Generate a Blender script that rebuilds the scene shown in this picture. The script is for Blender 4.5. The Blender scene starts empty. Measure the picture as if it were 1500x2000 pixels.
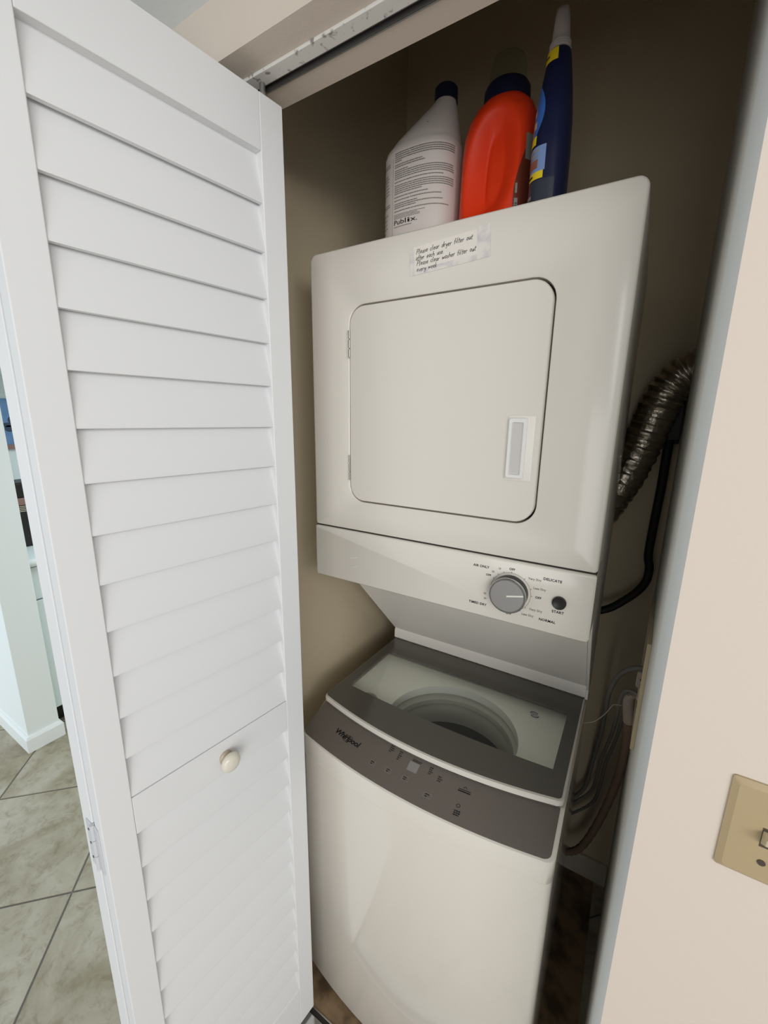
import bpy, bmesh, math, random
from mathutils import Vector, Matrix

random.seed(7)
scene = bpy.context.scene
C = scene.collection
PI = math.pi

# ------------------------------------------------------------------ camera
CAM_F, CAM_YAW, CAM_PITCH, CAM_ROLL = 807.12, 0.5461, -0.2240, 0.01298
CAM_LOC = Vector((0.63876, -0.73757, 1.49247))
fw = Vector((-math.sin(CAM_YAW) * math.cos(CAM_PITCH), math.cos(CAM_YAW) * math.cos(CAM_PITCH), math.sin(CAM_PITCH)))
r0 = Vector((math.cos(CAM_YAW), math.sin(CAM_YAW), 0))
u0 = r0.cross(fw)
cr, sr = math.cos(CAM_ROLL), math.sin(CAM_ROLL)
rr = r0 * cr + u0 * sr
uu = u0 * cr - r0 * sr
cam_data = bpy.data.cameras.new('camera')
cam_data.sensor_fit = 'HORIZONTAL'
cam_data.sensor_width = 36.0
cam_data.lens = 36.0 * CAM_F / 1500.0
cam_data.clip_start = 0.02
cam = bpy.data.objects.new('camera', cam_data)
C.objects.link(cam)
cam.matrix_world = Matrix(((rr.x, uu.x, -fw.x, CAM_LOC.x), (rr.y, uu.y, -fw.y, CAM_LOC.y), (rr.z, uu.z, -fw.z, CAM_LOC.z), (0, 0, 0, 1)))
scene.camera = cam

# ------------------------------------------------------------------ light
scene.view_settings.view_transform = 'Standard'
scene.view_settings.look = 'None'
scene.view_settings.gamma = 1.0
scene.view_settings.exposure = 0.05
scene.view_settings.use_curve_mapping = False
world = bpy.data.worlds.new('world')
scene.world = world
world.use_nodes = True
wb = world.node_tree.nodes['Background']
wb.inputs['Color'].default_value = (0.93, 0.97, 1.0, 1)
wb.inputs['Strength'].default_value = 0.43


def area(name, loc, target, sx, sy, power, col):
    d = bpy.data.lights.new(name, 'AREA')
    d.shape = 'RECTANGLE'
    d.size, d.size_y = sx, sy
    d.energy = power
    d.color = col
    o = bpy.data.objects.new(name, d)
    C.objects.link(o)
    o.location = loc
    o.rotation_euler = (Vector(target) - Vector(loc)).to_track_quat('-Z', 'Y').to_euler()
    return o


# unseen lights: assumed rear window, added low front fill, assumed hall window and kitchen lamp
area('assumed_window_daylight', (2.5, -2.5, 2.05), (0.2, -0.1, 1.0), 2.2, 1.0, 46, (1.0, 0.99, 0.98))  # assumed window out of view, inferred from light falling from the right
area('patio_door_daylight', (1.5, -3.2, 0.8), (0.4, 0, 0.9), 1.8, 1.5, 23, (1.0, 0.98, 0.95))  # added fill to brighten the hood and header, no patio door known
area('assumed_hall_daylight', (-2.9, -2.3, 1.1), (-2.7, -0.2, 0.8), 1.6, 1.6, 42, (0.80, 0.93, 1.0))  # assumed source in open space, added to whiten the wall end
area('assumed_kitchen_light', (-1.0, 1.2, 2.02), (-1.05, 1.2, 0), 0.6, 0.6, 24, (0.80, 0.96, 1.0))  # assumed lamp without a fixture, added to light the kitchen

ZF = -0.055      # floor
ZC = 2.0765      # hall ceiling
YF, YB = -0.237, -0.119   # closet front wall: room face and closet face
XL, XR = -0.11, 0.694     # door opening
HEAD = 2.0

# ------------------------------------------------------------------ materials
MATS = {}


def pmat(name, col, rough=0.5, metal=0.0, coat=0.0, noise=None, bump=None, spec=0.5, trans=0.0, ior=1.45):
    if name in MATS:
        return MATS[name]
    m = bpy.data.materials.new(name)
    m.use_nodes = True
    nt = m.node_tree
    b = nt.nodes['Principled BSDF']
    b.inputs['Base Color'].default_value = (*col, 1)
    b.inputs['Roughness'].default_value = rough
    b.inputs['Metallic'].default_value = metal
    b.inputs['Coat Weight'].default_value = coat
    b.inputs['Coat Roughness'].default_value = 0.12
    b.inputs['Specular IOR Level'].default_value = spec
    b.inputs['Transmission Weight'].default_value = trans
    b.inputs['IOR'].default_value = ior
    tc = nt.nodes.new('ShaderNodeTexCoord')
    if noise:
        sc, col2, lo, hi = noise
        n = nt.nodes.new('ShaderNodeTexNoise')
        n.inputs['Scale'].default_value = sc
        n.inputs['Detail'].default_value = 6
        nt.links.new(tc.outputs['Object'], n.inputs['Vector'])
        r = nt.nodes.new('ShaderNodeValToRGB')
        r.color_ramp.elements[0].position = lo
        r.color_ramp.elements[1].position = hi
        r.color_ramp.elements[0].color = (*col2, 1)
        r.color_ramp.elements[1].color = (*col, 1)
        nt.links.new(n.outputs['Fac'], r.inputs['Fac'])
        nt.links.new(r.outputs['Color'], b.inputs['Base Color'])
    if bump:
        sc, st = bump
        n = nt.nodes.new('ShaderNodeTexNoise')
        n.inputs['Scale'].default_value = sc
        n.inputs['Detail'].default_value = 4
        nt.links.new(tc.outputs['Object'], n.inputs['Vector'])
        bp = nt.nodes.new('ShaderNodeBump')
        bp.inputs['Strength'].default_value = st
        bp.inputs['Distance'].default_value = 0.002
        nt.links.new(n.outputs['Fac'], bp.inputs['Height'])
        nt.links.new(bp.outputs['Normal'], b.inputs['Normal'])
    MATS[name] = m
    return m


M_WALL = pmat('cream_wall_paint', (0.67, 0.585, 0.50), 0.7, bump=(260, 0.12))
M_CLOSET = pmat('shade_tinted_wall_paint', (0.64, 0.545, 0.385), 0.75, bump=(260, 0.15))  # same wall paint, with closet shade and warm bounce mixed into its colour
M_JAMB = pmat('jamb_paint', (0.80, 0.82, 0.815), 0.6, bump=(260, 0.1))
M_SIDE = pmat('closet_side_paint', (0.76, 0.75, 0.70), 0.7, bump=(260, 0.12))
M_HALLW = pmat('hall_wall_paint', (0.80, 0.84, 0.84), 0.6, bump=(240, 0.1))
M_CEIL = pmat('ceiling_paint', (0.86, 0.88, 0.88), 0.8, bump=(180, 0.15))
M_DOOR = pmat('white_door_paint', (0.78, 0.785, 0.79), 0.58, spec=0.35)
M_APP = pmat('white_enamel', (0.76, 0.72, 0.65), 0.25, coat=0.3)
M_WASH = pmat('glossy_washer_enamel', (0.78, 0.735, 0.66), 0.16, coat=0.55)
M_WASH.node_tree.nodes['Principled BSDF'].inputs['Coat Roughness'].default_value = 0.035
M_APPIN = pmat('white_plastic', (0.82, 0.79, 0.735), 0.4)
M_PANEL = pmat('taupe_panel', (0.165, 0.142, 0.122), 0.36, noise=(900, (0.14, 0.12, 0.104), 0.3, 0.7))
M_BORDER = pmat('tinted_glass_border', (0.115, 0.106, 0.090), 0.14)
M_DARK = pmat('dark_gap', (0.03, 0.027, 0.022), 0.8)
M_INK = pmat('dark_print', (0.012, 0.011, 0.011), 0.7, spec=0.2)
M_GREYINK = pmat('grey_print', (0.23, 0.21, 0.19), 0.6)
M_LIGHTINK = pmat('pale_print', (0.30, 0.285, 0.27), 0.5)
M_CHROME = pmat('chrome', (0.62, 0.62, 0.60), 0.18, metal=1.0)
M_KNOBFACE = pmat('brushed_silver', (0.48, 0.47, 0.45), 0.35, metal=0.75)
M_BLACK = pmat('black_plastic', (0.016, 0.015, 0.014), 0.4)
M_BLACKM = pmat('black_rubber', (0.012, 0.011, 0.010), 0.6)
M_TUB = pmat('tub_plastic', (0.50, 0.49, 0.44), 0.4)
M_DECK = pmat('deck_plastic', (0.88, 0.87, 0.82), 0.45)
M_BASKET = pmat('steel_basket', (0.17, 0.165, 0.15), 0.35, metal=0.8)
M_BASKETB = pmat('basket_floor', (0.05, 0.05, 0.048), 0.5)
M_METAL = pmat('galvanised_track', (0.30, 0.30, 0.29), 0.4, metal=0.8)
M_TRACKIN = pmat('track_inside', (0.09, 0.085, 0.08), 0.6)
M_CHIP = pmat('chipped_white_paint', (0.77, 0.75, 0.71), 0.6, noise=(70, (0.30, 0.27, 0.25), 0.34, 0.42))
M_NAVY = pmat('navy_plastic', (0.008, 0.012, 0.045), 0.35)
M_NAVYCAP = pmat('navy_cap', (0.006, 0.009, 0.03), 0.4)
M_BLEACH = pmat('bleach_white_plastic', (0.66, 0.61, 0.575), 0.42)
M_LABEL = pmat('white_label', (0.72, 0.66, 0.62), 0.5)
M_ORANGE = pmat('orange_red_plastic', (0.80, 0.048, 0.010), 0.42, spec=0.3)
M_YEL = pmat('yellow_print', (0.80, 0.60, 0.02), 0.4)
M_BLUE = pmat('blue_print', (0.045, 0.15, 0.48), 0.4)
M_LBLUE = pmat('pale_blue_print', (0.20, 0.30, 0.55), 0.4)
M_BROWNL = pmat('dark_red_label', (0.16, 0.035, 0.018), 0.4)
M_GREYL = pmat('grey_label', (0.30, 0.29, 0.26), 0.5)
M_PINKP = pmat('pinkish_print', (0.55, 0.36, 0.32), 0.5)
M_SLATE = pmat('slate_label', (0.03, 0.035, 0.055), 0.45)
M_FROST = pmat('frosted_nozzle', (0.44, 0.40, 0.37), 0.5)
M_ALMOND = pmat('almond_plastic', (0.43, 0.33, 0.19), 0.35)
M_ALMONDT = pmat('almond_toggle', (0.55, 0.46, 0.30), 0.35)
M_SCREW = pmat('dark_screw', (0.12, 0.10, 0.08), 0.4, metal=0.6)
M_KNOB = pmat('ceramic_knob', (0.75, 0.71, 0.60), 0.2)
M_KNOBB = pmat('knob_collar', (0.50, 0.41, 0.31), 0.3)
M_FOIL = pmat('crinkled_foil', (0.52, 0.47, 0.40), 0.28, metal=1.0, bump=(95, 1.0))
M_HOSE = pmat('grey_hose', (0.20, 0.185, 0.165), 0.5)
M_HOSEL = pmat('light_pipe', (0.42, 0.35, 0.29), 0.6)
M_COPPER = pmat('worn_pipe', (0.26, 0.17, 0.12), 0.6)
M_STRING = pmat('thin_wire', (0.42, 0.39, 0.32), 0.6)
M_GROUT = pmat('grout', (0.17, 0.155, 0.14), 0.9)
M_CAB = pmat('white_cabinet', (0.74, 0.80, 0.80), 0.4)
M_COUNT = pmat('white_worktop', (0.80, 0.84, 0.84), 0.3)
M_PICT = pmat('blue_picture', (0.17, 0.30, 0.52), 0.5, noise=(9, (0.10, 0.20, 0.40), 0.3, 0.7))
M_PICD = pmat('dark_picture_shape', (0.035, 0.06, 0.10), 0.6)
M_WOODF = pmat('reddish_wood_frame', (0.30, 0.17, 0.14), 0.5)
M_PAPER = pmat('note_paper', (0.80, 0.755, 0.69), 0.6)
M_BASEB = pmat('white_baseboard', (0.80, 0.83, 0.83), 0.4)
M_BASEC = pmat('closet_baseboard', (0.62, 0.56, 0.47), 0.5)
M_HINGE = pmat('painted_hinge', (0.62, 0.63, 0.65), 0.4)
M_STEEL = pmat('steel_hinge', (0.40, 0.38, 0.35), 0.3, metal=0.9)
M_VIOLET = pmat('smudged_tape', (0.77, 0.73, 0.68), 0.3, noise=(45, (0.58, 0.55, 0.58), 0.36, 0.56))


def tile_mat():
    m = bpy.data.materials.new('stone_tile')
    m.use_nodes = True
    nt = m.node_tree
    b = nt.nodes['Principled BSDF']
    b.inputs['Roughness'].default_value = 0.42
    g = nt.nodes.new('ShaderNodeTexCoord')
    oi = nt.nodes.new('ShaderNodeObjectInfo')
    mul = nt.nodes.new('ShaderNodeMath'); mul.operation = 'MULTIPLY'; mul.inputs[1].default_value = 37.0
    nt.links.new(oi.outputs['Random'], mul.inputs[0])
    add = nt.nodes.new('ShaderNodeVectorMath'); add.operation = 'ADD'
    nt.links.new(g.outputs['Object'], add.inputs[0])
    nt.links.new(mul.outputs[0], add.inputs[1])
    n1 = nt.nodes.new('ShaderNodeTexNoise'); n1.inputs['Scale'].default_value = 4.5; n1.inputs['Detail'].default_value = 8; n1.inputs['Roughness'].default_value = 0.62
    n1.inputs['Distortion'].default_value = 0.6
    n2 = nt.nodes.new('ShaderNodeTexNoise'); n2.inputs['Scale'].default_value = 22; n2.inputs['Detail'].default_value = 8; n2.inputs['Roughness'].default_value = 0.7
    n2.inputs['Distortion'].default_value = 0.5
    for n in (n1, n2):
        nt.links.new(add.outputs[0], n.inputs['Vector'])
    r1 = nt.nodes.new('ShaderNodeValToRGB')
    r1.color_ramp.elements[0].position = 0.33; r1.color_ramp.elements[0].color = (0.26, 0.22, 0.145, 1)
    r1.color_ramp.elements[1].position = 0.66; r1.color_ramp.elements[1].color = (0.44, 0.40, 0.325, 1)
    r2 = nt.nodes.new('ShaderNodeValToRGB')
    r2.color_ramp.elements[0].position = 0.34; r2.color_ramp.elements[0].color = (0.62, 0.58, 0.50, 1)
    r2.color_ramp.elements[1].position = 0.50; r2.color_ramp.elements[1].color = (1, 1, 1, 1)
    nt.links.new(n1.outputs['Fac'], r1.inputs['Fac'])
    nt.links.new(n2.outputs['Fac'], r2.inputs['Fac'])
    mx = nt.nodes.new('ShaderNodeMix'); mx.data_type = 'RGBA'; mx.blend_type = 'MULTIPLY'; mx.inputs[0].default_value = 0.75
    nt.links.new(r1.outputs['Color'], mx.inputs[6]); nt.links.new(r2.outputs['Color'], mx.inputs[7])
    nt.links.new(mx.outputs[2], b.inputs['Base Color'])
    bp = nt.nodes.new('ShaderNodeBump'); bp.inputs['Strength'].default_value = 0.35; bp.inputs['Distance'].default_value = 0.003
    nt.links.new(n2.outputs['Fac'], bp.inputs['Height'])
    nt.links.new(bp.outputs['Normal'], b.inputs['Normal'])
    return m


def glass_mat(name, tint, rough=0.02):
    m = bpy.data.materials.new(name)
    m.use_nodes = True
    nt = m.node_tree
    nt.nodes.remove(nt.nodes['Principled BSDF'])
    out = nt.nodes['Material Output']
    tr = nt.nodes.new('ShaderNodeBsdfTransparent'); tr.inputs['Color'].default_value = (*tint, 1)
    gl = nt.nodes.new('ShaderNodeBsdfGlossy'); gl.inputs['Roughness'].default_value = rough
    fr = nt.nodes.new('ShaderNodeFresnel'); fr.inputs['IOR'].default_value = 1.5
    mx = nt.nodes.new('ShaderNodeMixShader')
    geo = nt.nodes.new('ShaderNodeNewGeometry')
    inv = nt.nodes.new('ShaderNodeMath'); inv.operation = 'SUBTRACT'; inv.inputs[0].default_value = 1.0
    mu = nt.nodes.new('ShaderNodeMath'); mu.operation = 'MULTIPLY'
    nt.links.new(geo.outputs['Backfacing'], inv.inputs[1]); nt.links.new(fr.outputs[0], mu.inputs[0]); nt.links.new(inv.outputs[0], mu.inputs[1])
    nt.links.new(mu.outputs[0], mx.inputs[0]); nt.links.new(tr.outputs[0], mx.inputs[1]); nt.links.new(gl.outputs[0], mx.inputs[2])
    nt.links.new(mx.outputs[0], out.inputs['Surface'])
    return m


M_TILE = tile_mat()
M_GLASS = glass_mat('lid_glass', (0.97, 0.98, 0.96))
M_CUP = glass_mat('smoky_cup', (0.88, 0.93, 0.90), 0.2)

# ------------------------------------------------------------------ mesh helpers
WL = {}


class MB:
    def __init__(s):
        s.v, s.f = [], []

    def add(s, vs, fs):
        o = len(s.v)
        s.v += [tuple(v) for v in vs]
        s.f += [tuple(i + o for i in f) for f in fs]
        return s

    def box(s, x0, x1, y0, y1, z0, z1):
        return s.add([(x0, y0, z0), (x1, y0, z0), (x1, y1, z0), (x0, y1, z0), (x0, y0, z1), (x1, y0, z1), (x1, y1, z1), (x0, y1, z1)],
                     [(3, 2, 1, 0), (4, 5, 6, 7), (0, 1, 5, 4), (1, 2, 6, 5), (2, 3, 7, 6), (3, 0, 4, 7)])

    def loft(s, rings, cap0=True, cap1=True, closed=True):
        n = len(rings[0])
        vs = [v for r in rings for v in r]
        fs = []
        m = n if closed else n - 1
        for k in range(len(rings) - 1):
            for i in range(m):
                j = (i + 1) % n
                fs.append((k * n + i, k * n + j, (k + 1) * n + j, (k + 1) * n + i))
        if cap0:
            fs.append(tuple(range(n))[::-1])
        if cap1:
            fs.append(tuple(range((len(rings) - 1) * n, len(rings) * n)))
        return s.add(vs, fs)

    def extrude(s, poly, fn0, fn1):
        return s.loft([[fn0(p) for p in poly], [fn1(p) for p in poly]])

    def tube(s, path, r, n=12, caps=True):
        path = [Vector(p) for p in path]
        rings = []
        up = None
        for i, p in enumerate(path):
            t = (path[min(i + 1, len(path) - 1)] - path[max(i - 1, 0)]).normalized()
            if up is None:
                up = Vector((0, 0, 1)) if abs(t.z) < 0.9 else Vector((0, 1, 0))
            a = t.cross(up).normalized()
            b = a.cross(t).normalized()
            up = b
            ri = r[i] if isinstance(r, (list, tuple)) else r
            rings.append([p + (a * math.cos(2 * PI * k / n) + b * math.sin(2 * PI * k / n)) * ri for k in range(n)])
        return s.loft(rings, caps, caps)

    def disc(s, c, axis, r, h, n=32, r2=None):
        """cylinder from c along axis with length h"""
        c = Vector(c); ax = Vector(axis).normalized()
        a = ax.orthogonal().normalized(); b = ax.cross(a)
        r2 = r if r2 is None else r2
        ring = lambda o, q: [c + ax * o + (a * math.cos(2 * PI * k / n) + b * math.sin(2 * PI * k / n)) * q for k in range(n)]
        return s.loft([ring(0, r), ring(h, r2)])

    def xform(s, fn):
        s.v = [tuple(fn(Vector(v))) for v in s.v]
        return s

    def build(s, name, mat, parent=None, bevel=0.0, seg=2, angle=40, origin=None):
        cs = [Vector(v) for v in s.v]
        lo = Vector([min(c[i] for c in cs) for i in range(3)]); hi = Vector([max(c[i] for c in cs) for i in range(3)])
        o = Vector(origin) if origin is not None else (lo + hi) / 2
        me = bpy.data.meshes.new(name)
        me.from_pydata([tuple(c - o) for c in cs], [], s.f)
        bm = bmesh.new(); bm.from_mesh(me)
        bmesh.ops.recalc_face_normals(bm, faces=bm.faces)
        bm.to_mesh(me); bm.free()
        me.polygons.foreach_set('use_smooth', [True] * len(me.polygons))
        me.set_sharp_from_angle(angle=math.radians(angle))
        me.materials.append(mat)
        ob = bpy.data.objects.new(name, me)
        C.objects.link(ob)
        place(ob, o, parent)
        if bevel:
            md = ob.modifiers.new('bevel', 'BEVEL')
            md.width = bevel; md.segments = seg; md.limit_method = 'ANGLE'; md.angle_limit = math.radians(40)
            md.harden_normals = True
        return ob


def place(ob, w, parent):
    WL[ob.name] = Vector(w)
    if parent is not None:
        ob.parent = parent
        ob.location = Vector(w) - WL[parent.name]
    else:
        ob.location = w


def share(src, name, w, parent):
    o = bpy.data.objects.new(name, src.data)
    C.objects.link(o)
    place(o, w, parent)
    for md in src.modifiers:
        n = o.modifiers.new(md.name, md.type)
        n.width = md.width; n.segments = md.segments; n.limit_method = md.limit_method; n.angle_limit = md.angle_limit; n.harden_normals = True
    return o


def empty(name, loc):
    o = bpy.data.objects.new(name, None)
    o.empty_display_size = 0.05
    C.objects.link(o)
    place(o, loc, None)
    return o


def tag(o, label=None, cat=None, group=None, kind=None):
    if label: o['label'] = label
    if cat: o['category'] = cat
    if group: o['group'] = group
    if kind: o['kind'] = kind
    return o


def rrect(x0, x1, y0, y1, r, n=6):
    """rounded rectangle outline; r = radius or (bl, br, tr, tl)"""
    rs = r if isinstance(r, (list, tuple)) else (r,) * 4
    pts = []
    for (cx, cy, a, q) in ((x0, y0, PI, rs[0]), (x1, y0, 1.5 * PI, rs[1]), (x1, y1, 0, rs[2]), (x0, y1, 0.5 * PI, rs[3])):
        sx = 1 if cx == x0 else -1
        sy = 1 if cy == y0 else -1
        ox, oy = cx + sx * q, cy + sy * q
        for k in range(n + 1):
            t = a + 0.5 * PI * k / n
            pts.append((ox + q * math.cos(t), oy + q * math.sin(t)))
    return pts


def smooth_path(pts, n=6):
    P = [Vector(p) for p in pts]
    out = []
    for i in range(len(P) - 1):
        p0, p1, p2, p3 = P[max(i - 1, 0)], P[i], P[i + 1], P[min(i + 2, len(P) - 1)]
        for k in range(n):
            t = k / n
            out.append(0.5 * ((2 * p1) + (p2 - p0) * t + (2 * p0 - 5 * p1 + 4 * p2 - p3) * t * t + (3 * p1 - p0 - 3 * p2 + p3) * t ** 3))
    out.append(P[-1])
    return out


def text(name, body, size, fn, mat, parent, shear=0.0, align='CENTER', space=1.0, depth=0.0003, bold=0.0):
    """lettering turned into a thin mesh; fn maps (x, y, h) of the text plane to the world"""
    cu = bpy.data.curves.new(name, 'FONT')
    cu.body = body; cu.size = size; cu.shear = shear; cu.align_x = align; cu.align_y = 'CENTER'; cu.space_character = space
    cu.extrude = depth / 2; cu.offset = bold; cu.resolution_u = 3
    to = bpy.data.objects.new(name, cu)
    me = bpy.data.meshes.new_from_object(to)
    mb = MB()
    mb.add([fn(v.co.x, v.co.y, v.co.z + depth / 2) for v in me.vertices], [tuple(p.vertices) for p in me.polygons])
    bpy.data.objects.remove(to); bpy.data.meshes.remove(me); bpy.data.curves.remove(cu)
    return mb.build(name, mat, parent, angle=30)


def ribbon(mb, pts, w, fn, h=0.0003):
    """flat pen stroke of width w along 2-D points"""
    P = [Vector((a, b, 0)) for a, b in pts]
    L, R = [], []
    for i, p in enumerate(P):
        t = (P[min(i + 1, len(P) - 1)] - P[max(i - 1, 0)])
        if t.length < 1e-9: t = Vector((1, 0, 0))
        t.normalize()
        nrm = Vector((-t.y, t.x, 0)) * (w / 2)
        L.append(p + nrm); R.append(p - nrm)
    poly = [fn(q.x, q.y, h) for q in L] + [fn(q.x, q.y, h) for q in reversed(R)]
    n = len(P)
    fs = [(i, i + 1, 2 * n - 2 - i, 2 * n - 1 - i) for i in range(n - 1)]
    mb.add(poly, fs)


# ------------------------------------------------------------------ the setting
# floor with diagonal stone tiles
floor = MB().box(-4.2, 2.2, -3.6, 2.4, ZF - 0.06, ZF - 0.004).build('floor', M_GROUT)
tag(floor, 'diagonal grey-beige stone tile floor with dark grout lines', 'floor', kind='structure')
TS = 0.4525
h = TS / 2 - 0.0032
S2 = math.sqrt(0.5)


def uv2xy(u, v):
    return ((u + v) * S2, (u - v) * S2)


tm = MB()
corners = lambda q: [uv2xy(a, b) for a, b in ((-q, -q), (-q, q), (q, q), (q, -q))]
tm.loft([[(x, y, -0.008) for x, y in corners(h)], [(x, y, -0.0012) for x, y in corners(h)], [(x, y, 0) for x, y in corners(h - 0.0018)]])
first = None
for i in range(-14, 9):
    for j in range(-9, 9):
        u = -0.8097 + TS * (i + 0.5); v = -0.2928 + TS * (j + 0.5)
        x, y = uv2xy(u, v)
        if -3.2 < x < 1.0 and -1.5 < y < 1.6:
            if first is None:
                tm.xform(lambda p: p + Vector((x, y, ZF)))
                first = tm.build('tile', M_TILE, floor, angle=20, origin=(x, y, ZF))
            else:
                share(first, 'tile', (x, y, ZF), floor)

M_BROWN = pmat('shade_brown_floor', (0.27, 0.18, 0.10), 0.5, noise=(14, (0.09, 0.055, 0.028), 0.36, 0.56))  # brown stands for the hall tile in shade, darkness put into the colour
tag(MB().box(XL, XR, -0.1535, 0.6, ZF - 0.003, ZF + 0.002).build('floor_closet', M_BROWN), 'mottled closet floor with its shade put into a dark brown colour', 'floor', kind='structure')
# closet front wall with the switch; the opening, its head and its left stub
w = MB()
w.box(XR, 2.2, YF, YB, ZF, 2.95)
w.box(-0.215, XL, YF, YB, ZF, 2.95)
w.box(XL, XR, YF, -0.174, HEAD, 2.95)
w.box(XL, XR, -0.162, YB, HEAD, 2.95)
w.box(XL, XR, -0.174, -0.162, HEAD + 0.03, 2.95)
wf = w.build('wall_front', M_WALL)
wf.data.materials.append(M_JAMB)
for pl in wf.data.polygons:
    if abs(pl.center.x + WL[wf.name].x - XR) < 1e-4 and abs(pl.normal.x) > 0.9:
        pl.material_index = 1
tag(wf, 'cream painted wall around the closet opening', 'wall', kind='structure')
# right closet wall runs slightly askew
w = MB()
poly = [(XR + 0.0005, YB - 0.1), (XR + 0.04, 0.6), (XR + 0.14, 0.6), (XR + 0.14, YB), (XR + 0.06, YB)]
poly = [(XR, YB), (XR + 0.0345, 0.6), (XR + 0.14, 0.6), (XR + 0.14, YB)]
w.extrude(poly, lambda p: (p[0], p[1], ZF), lambda p: (p[0], p[1], 2.95))
tag(w.build('wall_right', M_SIDE), 'dim right side wall of the closet', 'wall', kind='structure')
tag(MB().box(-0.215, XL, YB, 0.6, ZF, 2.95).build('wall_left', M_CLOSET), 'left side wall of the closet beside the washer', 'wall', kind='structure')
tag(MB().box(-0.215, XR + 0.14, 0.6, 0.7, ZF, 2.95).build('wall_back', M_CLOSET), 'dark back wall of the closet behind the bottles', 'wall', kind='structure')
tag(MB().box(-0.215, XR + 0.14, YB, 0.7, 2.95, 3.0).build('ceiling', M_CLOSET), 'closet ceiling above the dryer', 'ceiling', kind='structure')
tag(MB().box(XL, XR + 0.034, 0.588, 0.6, ZF, ZF + 0.085).build('baseboard_back', M_BASEC, bevel=0.003), 'baseboard along the closet back wall', 'baseboard', kind='structure')
tag(MB().box(-4.2, 0.9, -1.3, YF, ZC, ZC + 0.1).build('ceiling_hall', M_CEIL), 'pale low hall ceiling above the folded door', 'ceiling', kind='structure')
# thin worn strip beside the door track
tr1 = MB().box(XL, XR, -0.196, -0.174, HEAD - 0.004, HEAD + 0.001).build('trim_1', M_CHIP, bevel=0.001)
tag(tr1, 'chipped white strip along the front of the door track', 'trim', kind='structure')
# left wall end in the hall
wh = MB().box(-4.2, -1.617, -0.19, -0.068, ZF, ZC).build('wall_hall', M_HALLW)
tag(wh, 'white wall end beyond the folded door', 'wall', kind='structure')
bb = MB()
prof = [(0, ZF), (0.013, ZF), (0.013, ZF + 0.066), (0.006, ZF + 0.08), (0, ZF + 0.08)]
ring = []
for d, z in prof:
    ring.append([(-4.2, -0.19 - d, z), (-1.617 + d, -0.19 - d, z), (-1.617 + d, -0.068 + d, z), (-4.2, -0.068 + d, z)])
bb.loft(ring, False, False, closed=False)
tag(bb.build('baseboard_hall', M_BASEB, angle=25), 'white baseboard around the wall end in the hall', 'baseboard', kind='structure')
# kitchen shell
tag(MB().box(-2.4, -2.3, -0.064, 2.4, ZF, ZC + 0.2).build('wall_kitchen', M_HALLW), 'white kitchen wall behind the worktop', 'wall', kind='structure')
tag(MB().box(-2.4, -0.215, 2.3, 2.4, ZF, ZC + 0.2).build('wall_kitchen_back', M_HALLW), 'white far wall of the kitchen', 'wall', kind='structure')
tag(MB().box(-2.4, -0.215, -0.064, 2.4, ZC, ZC + 0.1).build('ceiling_kitchen', M_CEIL), 'white kitchen ceiling', 'ceiling', kind='structure')

# ------------------------------------------------------------------ bifold door
DW, DT = 0.3797, 0.034
ZT, ZB = 1.971, -0.036
STI = 0.0437
RAIL_T, RAIL_B = 1.8934, 0.0845
PITCH = 0.0695
door = empty('door_1', (0.0, -0.3, ZF))
tag(door, 'white louvred bifold door folded open beside the closet', 'door', kind='structure')


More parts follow.
